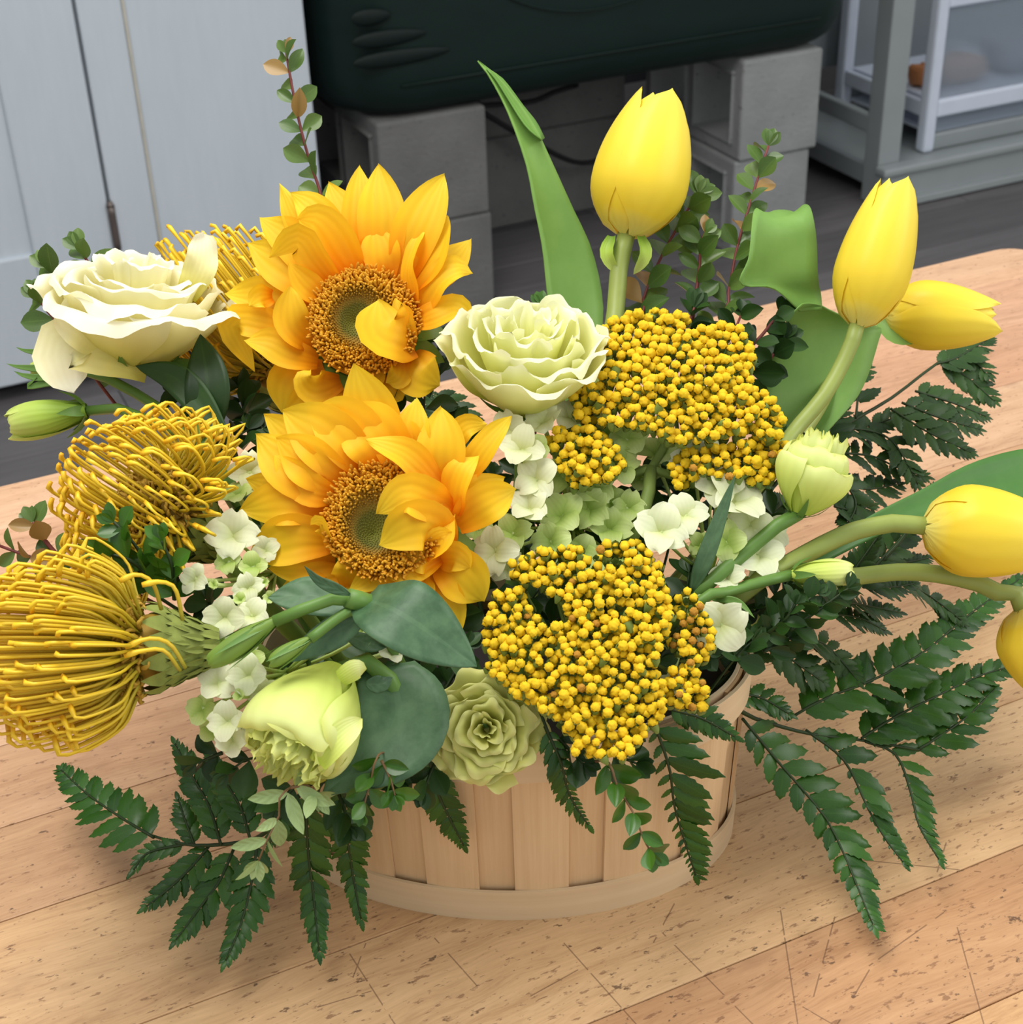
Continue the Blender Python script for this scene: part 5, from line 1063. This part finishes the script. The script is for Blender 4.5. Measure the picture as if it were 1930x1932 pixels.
def sprig(label, root, stems, Lp, kind, seed, smat=None, gap=.62, u0=.0, group='small leaved sprigs', rr=.0011, name='leafy_sprig', face=.9, cat='sprig', rootline=True):
    """stems: lists of (x, y, depth), base first"""
    r2 = np.random.default_rng(seed); th = thing(name, label, cat, root, group)
    for si, st in enumerate(stems):
        pts = [P(*p) for p in st]; full = ([root] if rootline and si == 0 else []) + pts
        g = Geo(); g.add(*tube(full, [rr * 1.2, rr * .6], 6 * len(full), 6)); part('stem', g, smat or M_rstem, th)
        s = smooth_path(pts, 40); L = np.concatenate([[0], np.cumsum(np.linalg.norm(np.diff(s, axis=0), axis=1))]); tg = tangents(s); tot = L[-1]; d = st[0][2]; Lm = Lp * PX(d); pos = u0 * tot + Lm * .15; k = 0
        while pos < tot:
            u = pos / tot; p = np.array([np.interp(pos, L, s[:, c]) for c in range(3)]); t = nrm([np.interp(pos, L, tg[:, c]) for c in range(3)])
            base = nrm(np.cross(t, TOCAM)) if k % 2 == 0 else nrm(nrm(np.cross(t, TOCAM)) * .45 + TOCAM * .8)
            for sd in (1, -1):
                if r2.random() < .06: continue
                S = base * sd; a = math.radians(r2.uniform(38, 66)); dv = t * math.cos(a) + S * math.sin(a) + TOCAM * r2.uniform(-.1, .15)
                ln = Lm * r2.uniform(.85, 1.15) * (1 - .22 * u)
                inst('leaf', OV[kind][int(r2.integers(len(OV[kind])))], frame(p, dv, TOCAM * face + t * .35 + r2.normal(size=3) * .35, ln, ln * r2.uniform(.9, 1.15)), th)
            pos += Lm * gap * (1 - .3 * u) * r2.uniform(.85, 1.15); k += 1
        for q in range(3):
            S = nrm(np.cross(tg[-1], TOCAM)) * (q - 1) * .5; ln = Lm * r2.uniform(.45, .62)
            inst('leaf', OV[kind][0], frame(s[-1], tg[-1] + S, TOCAM + r2.normal(size=3) * .3, ln), th)
    return th
sprig('tall thin sprig with red stem and small leaves above the upper sunflower', rooted(-.3, .7), [[(640, 520, .79), (606, 370, .80), (580, 290, .80), (560, 210, .80), (545, 130, .80), (540, 100, .80)]], 60, 's', 61, gap=.62)
sprig('small leaved sprig standing left of the cream lisianthus', rooted(-.9, .3), [[(200, 740, .765), (125, 630, .77), (95, 595, .77), (70, 560, .77)], [(150, 640, .772), (125, 560, .775), (92, 505, .775)], [(210, 600, .776), (168, 500, .78), (150, 470, .78)]], 72, 's', 62, gap=.62)
sprig('tall sprig with red tipped leaves above the upper yarrow, reaching the pale blocks', rooted(.3, .8), [[(1345, 640, .80), (1372, 560, .805), (1390, 470, .81), (1410, 400, .812), (1432, 330, .815), (1450, 275, .815)], [(1300, 640, .80), (1318, 520, .805), (1322, 460, .805), (1330, 440, .805)]], 62, 's', 63, gap=.55)
sprig('sprig with round leaves just right of the tall upright tulip', rooted(.2, .8), [[(1200, 640, .80), (1215, 560, .81), (1250, 480, .812), (1295, 400, .815), (1318, 365, .815)]], 64, 's', 64, gap=.6)
sprig('dark leaved sprig behind the right end of the upper yarrow', rooted(.35, .6), [[(1300, 700, .77), (1370, 650, .78), (1400, 590, .79)], [(1340, 700, .775), (1420, 650, .78), (1470, 590, .785)], [(1380, 720, .78), (1440, 690, .785), (1480, 640, .785)], [(1300, 690, .78), (1300, 620, .79), (1310, 580, .79)]], 66, 'd', 65, M_rstem, gap=.55)
sprig('round leaf standing alone left of the big tulip leaf', rooted(.0, .8), [[(1030, 640, .79), (1024, 590, .79), (1020, 575, .79)]], 50, 'g', 66, gap=2.0)
sprig('bright leaved sprig hanging over the basket front right of the thin fern tip', rooted(.35, -.85), [[(*Z8(1490, 560), .628), (*Z8(1560, 700), .622), (*Z8(1650, 850), .618), (*Z8(1690, 960), .616), (*Z8(1735, 1040), .616)]], 64, 'g', 67, M_bstem, gap=.62, rr=.0007)
sprig('sprig showing pale leaf backs below the lime lisianthus', rooted(-.6, -.75), [[(*Z7(1510, 700), .615), (*Z7(1450, 850), .612), (*Z7(1395, 960), .61), (*Z7(1345, 1080), .612)], [(*Z7(1510, 700), .615), (*Z7(1600, 690), .614), (*Z7(1640, 740), .614)]], 74, 'p', 68, M_bstem, gap=.7, rr=.0006)
sprig('dark glossy sprig between the two left proteas', rooted(-.8, -.1), [[(290, 1120, .655), (275, 1060, .645), (240, 1010, .64), (215, 985, .638)], [(330, 1130, .65), (325, 1070, .64), (305, 1020, .636)], [(300, 1110, .65), (250, 1060, .64), (190, 1042, .638)]], 66, 'g', 69, M_rach, gap=.6)
sprig('sprig reaching out of the left edge between the proteas over the table', rooted(-.95, .1), [[(180, 1080, .69), (110, 1065, .692), (55, 1050, .694), (0, 1030, .695)], [(120, 1062, .69), (85, 1020, .69), (62, 985, .69)]], 62, 's', 70, gap=.7)
sprig('leafy sprig hanging between the left fern and the basket front', rooted(-.4, -.8), [[(*Z8(330, 520), .625), (*Z8(270, 680), .622), (*Z8(230, 830), .62)], [(*Z8(330, 560), .625), (*Z8(370, 640), .622), (*Z8(400, 740), .62)]], 54, 'g', 71, M_bstem, gap=.55, rr=.0006)
sprig('dark leaf tuft under the pale bud at the right', rooted(.5, -.4), [[(1450, 1180, .695), (1500, 1150, .69), (1540, 1120, .688)], [(1440, 1200, .695), (1480, 1170, .685), (1500, 1140, .682)], [(1490, 1190, .69), (1545, 1150, .688), (1600, 1110, .69)]], 50, 'd', 72, M_rach, gap=.5, rr=.0008)
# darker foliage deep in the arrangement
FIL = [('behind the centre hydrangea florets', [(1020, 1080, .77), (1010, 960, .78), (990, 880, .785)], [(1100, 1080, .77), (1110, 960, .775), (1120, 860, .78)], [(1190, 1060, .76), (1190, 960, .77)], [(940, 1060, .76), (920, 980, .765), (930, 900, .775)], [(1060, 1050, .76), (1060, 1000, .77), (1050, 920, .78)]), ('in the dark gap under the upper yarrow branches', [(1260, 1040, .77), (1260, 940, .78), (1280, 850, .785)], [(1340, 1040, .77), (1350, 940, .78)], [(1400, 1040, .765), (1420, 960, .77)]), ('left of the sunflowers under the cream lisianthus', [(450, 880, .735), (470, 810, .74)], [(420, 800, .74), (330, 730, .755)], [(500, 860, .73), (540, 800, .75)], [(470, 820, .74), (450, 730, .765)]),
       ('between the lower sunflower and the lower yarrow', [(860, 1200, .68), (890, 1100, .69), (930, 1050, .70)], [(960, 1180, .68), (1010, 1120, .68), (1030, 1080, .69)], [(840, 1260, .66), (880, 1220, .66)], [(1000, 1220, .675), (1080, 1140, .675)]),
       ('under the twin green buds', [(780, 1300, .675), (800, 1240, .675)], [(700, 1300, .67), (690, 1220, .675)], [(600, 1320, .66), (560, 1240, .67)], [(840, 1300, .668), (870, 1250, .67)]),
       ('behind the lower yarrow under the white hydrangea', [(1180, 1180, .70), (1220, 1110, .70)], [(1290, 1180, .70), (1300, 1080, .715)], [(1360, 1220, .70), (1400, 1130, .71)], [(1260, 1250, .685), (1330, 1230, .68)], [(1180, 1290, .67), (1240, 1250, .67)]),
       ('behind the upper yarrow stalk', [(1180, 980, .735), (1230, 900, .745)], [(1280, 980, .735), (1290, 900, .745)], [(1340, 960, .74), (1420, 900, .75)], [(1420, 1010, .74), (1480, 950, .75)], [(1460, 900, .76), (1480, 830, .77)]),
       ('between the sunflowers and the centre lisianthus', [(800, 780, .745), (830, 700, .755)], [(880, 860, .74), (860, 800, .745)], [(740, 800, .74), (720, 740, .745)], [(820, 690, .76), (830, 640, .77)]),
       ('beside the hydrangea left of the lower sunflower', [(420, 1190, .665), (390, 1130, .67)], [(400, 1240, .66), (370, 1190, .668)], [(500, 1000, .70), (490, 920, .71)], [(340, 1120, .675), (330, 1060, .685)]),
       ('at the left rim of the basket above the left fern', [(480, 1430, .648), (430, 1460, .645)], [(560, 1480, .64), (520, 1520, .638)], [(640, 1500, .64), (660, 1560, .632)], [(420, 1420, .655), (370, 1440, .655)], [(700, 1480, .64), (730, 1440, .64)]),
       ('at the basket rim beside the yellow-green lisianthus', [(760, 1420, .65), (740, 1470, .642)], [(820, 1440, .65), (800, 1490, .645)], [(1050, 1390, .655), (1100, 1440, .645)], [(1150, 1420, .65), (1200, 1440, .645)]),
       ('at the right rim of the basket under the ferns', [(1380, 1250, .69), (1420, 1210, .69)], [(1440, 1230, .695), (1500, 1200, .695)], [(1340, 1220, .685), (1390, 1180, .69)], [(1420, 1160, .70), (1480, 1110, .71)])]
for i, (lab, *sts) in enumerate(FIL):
    q = sts[0][0]; sprig('dark leafy filler ' + lab, rooted(max(-.85, min(.85, (q[0] - 960) / 480)), max(-.8, min(.8, (1080 - q[1]) / 320))), [list(st) for st in sts], 66, 'd', 80 + i, M_rach, gap=.42, rr=.0008, group='dark filler foliage', name='filler_foliage', cat='foliage')
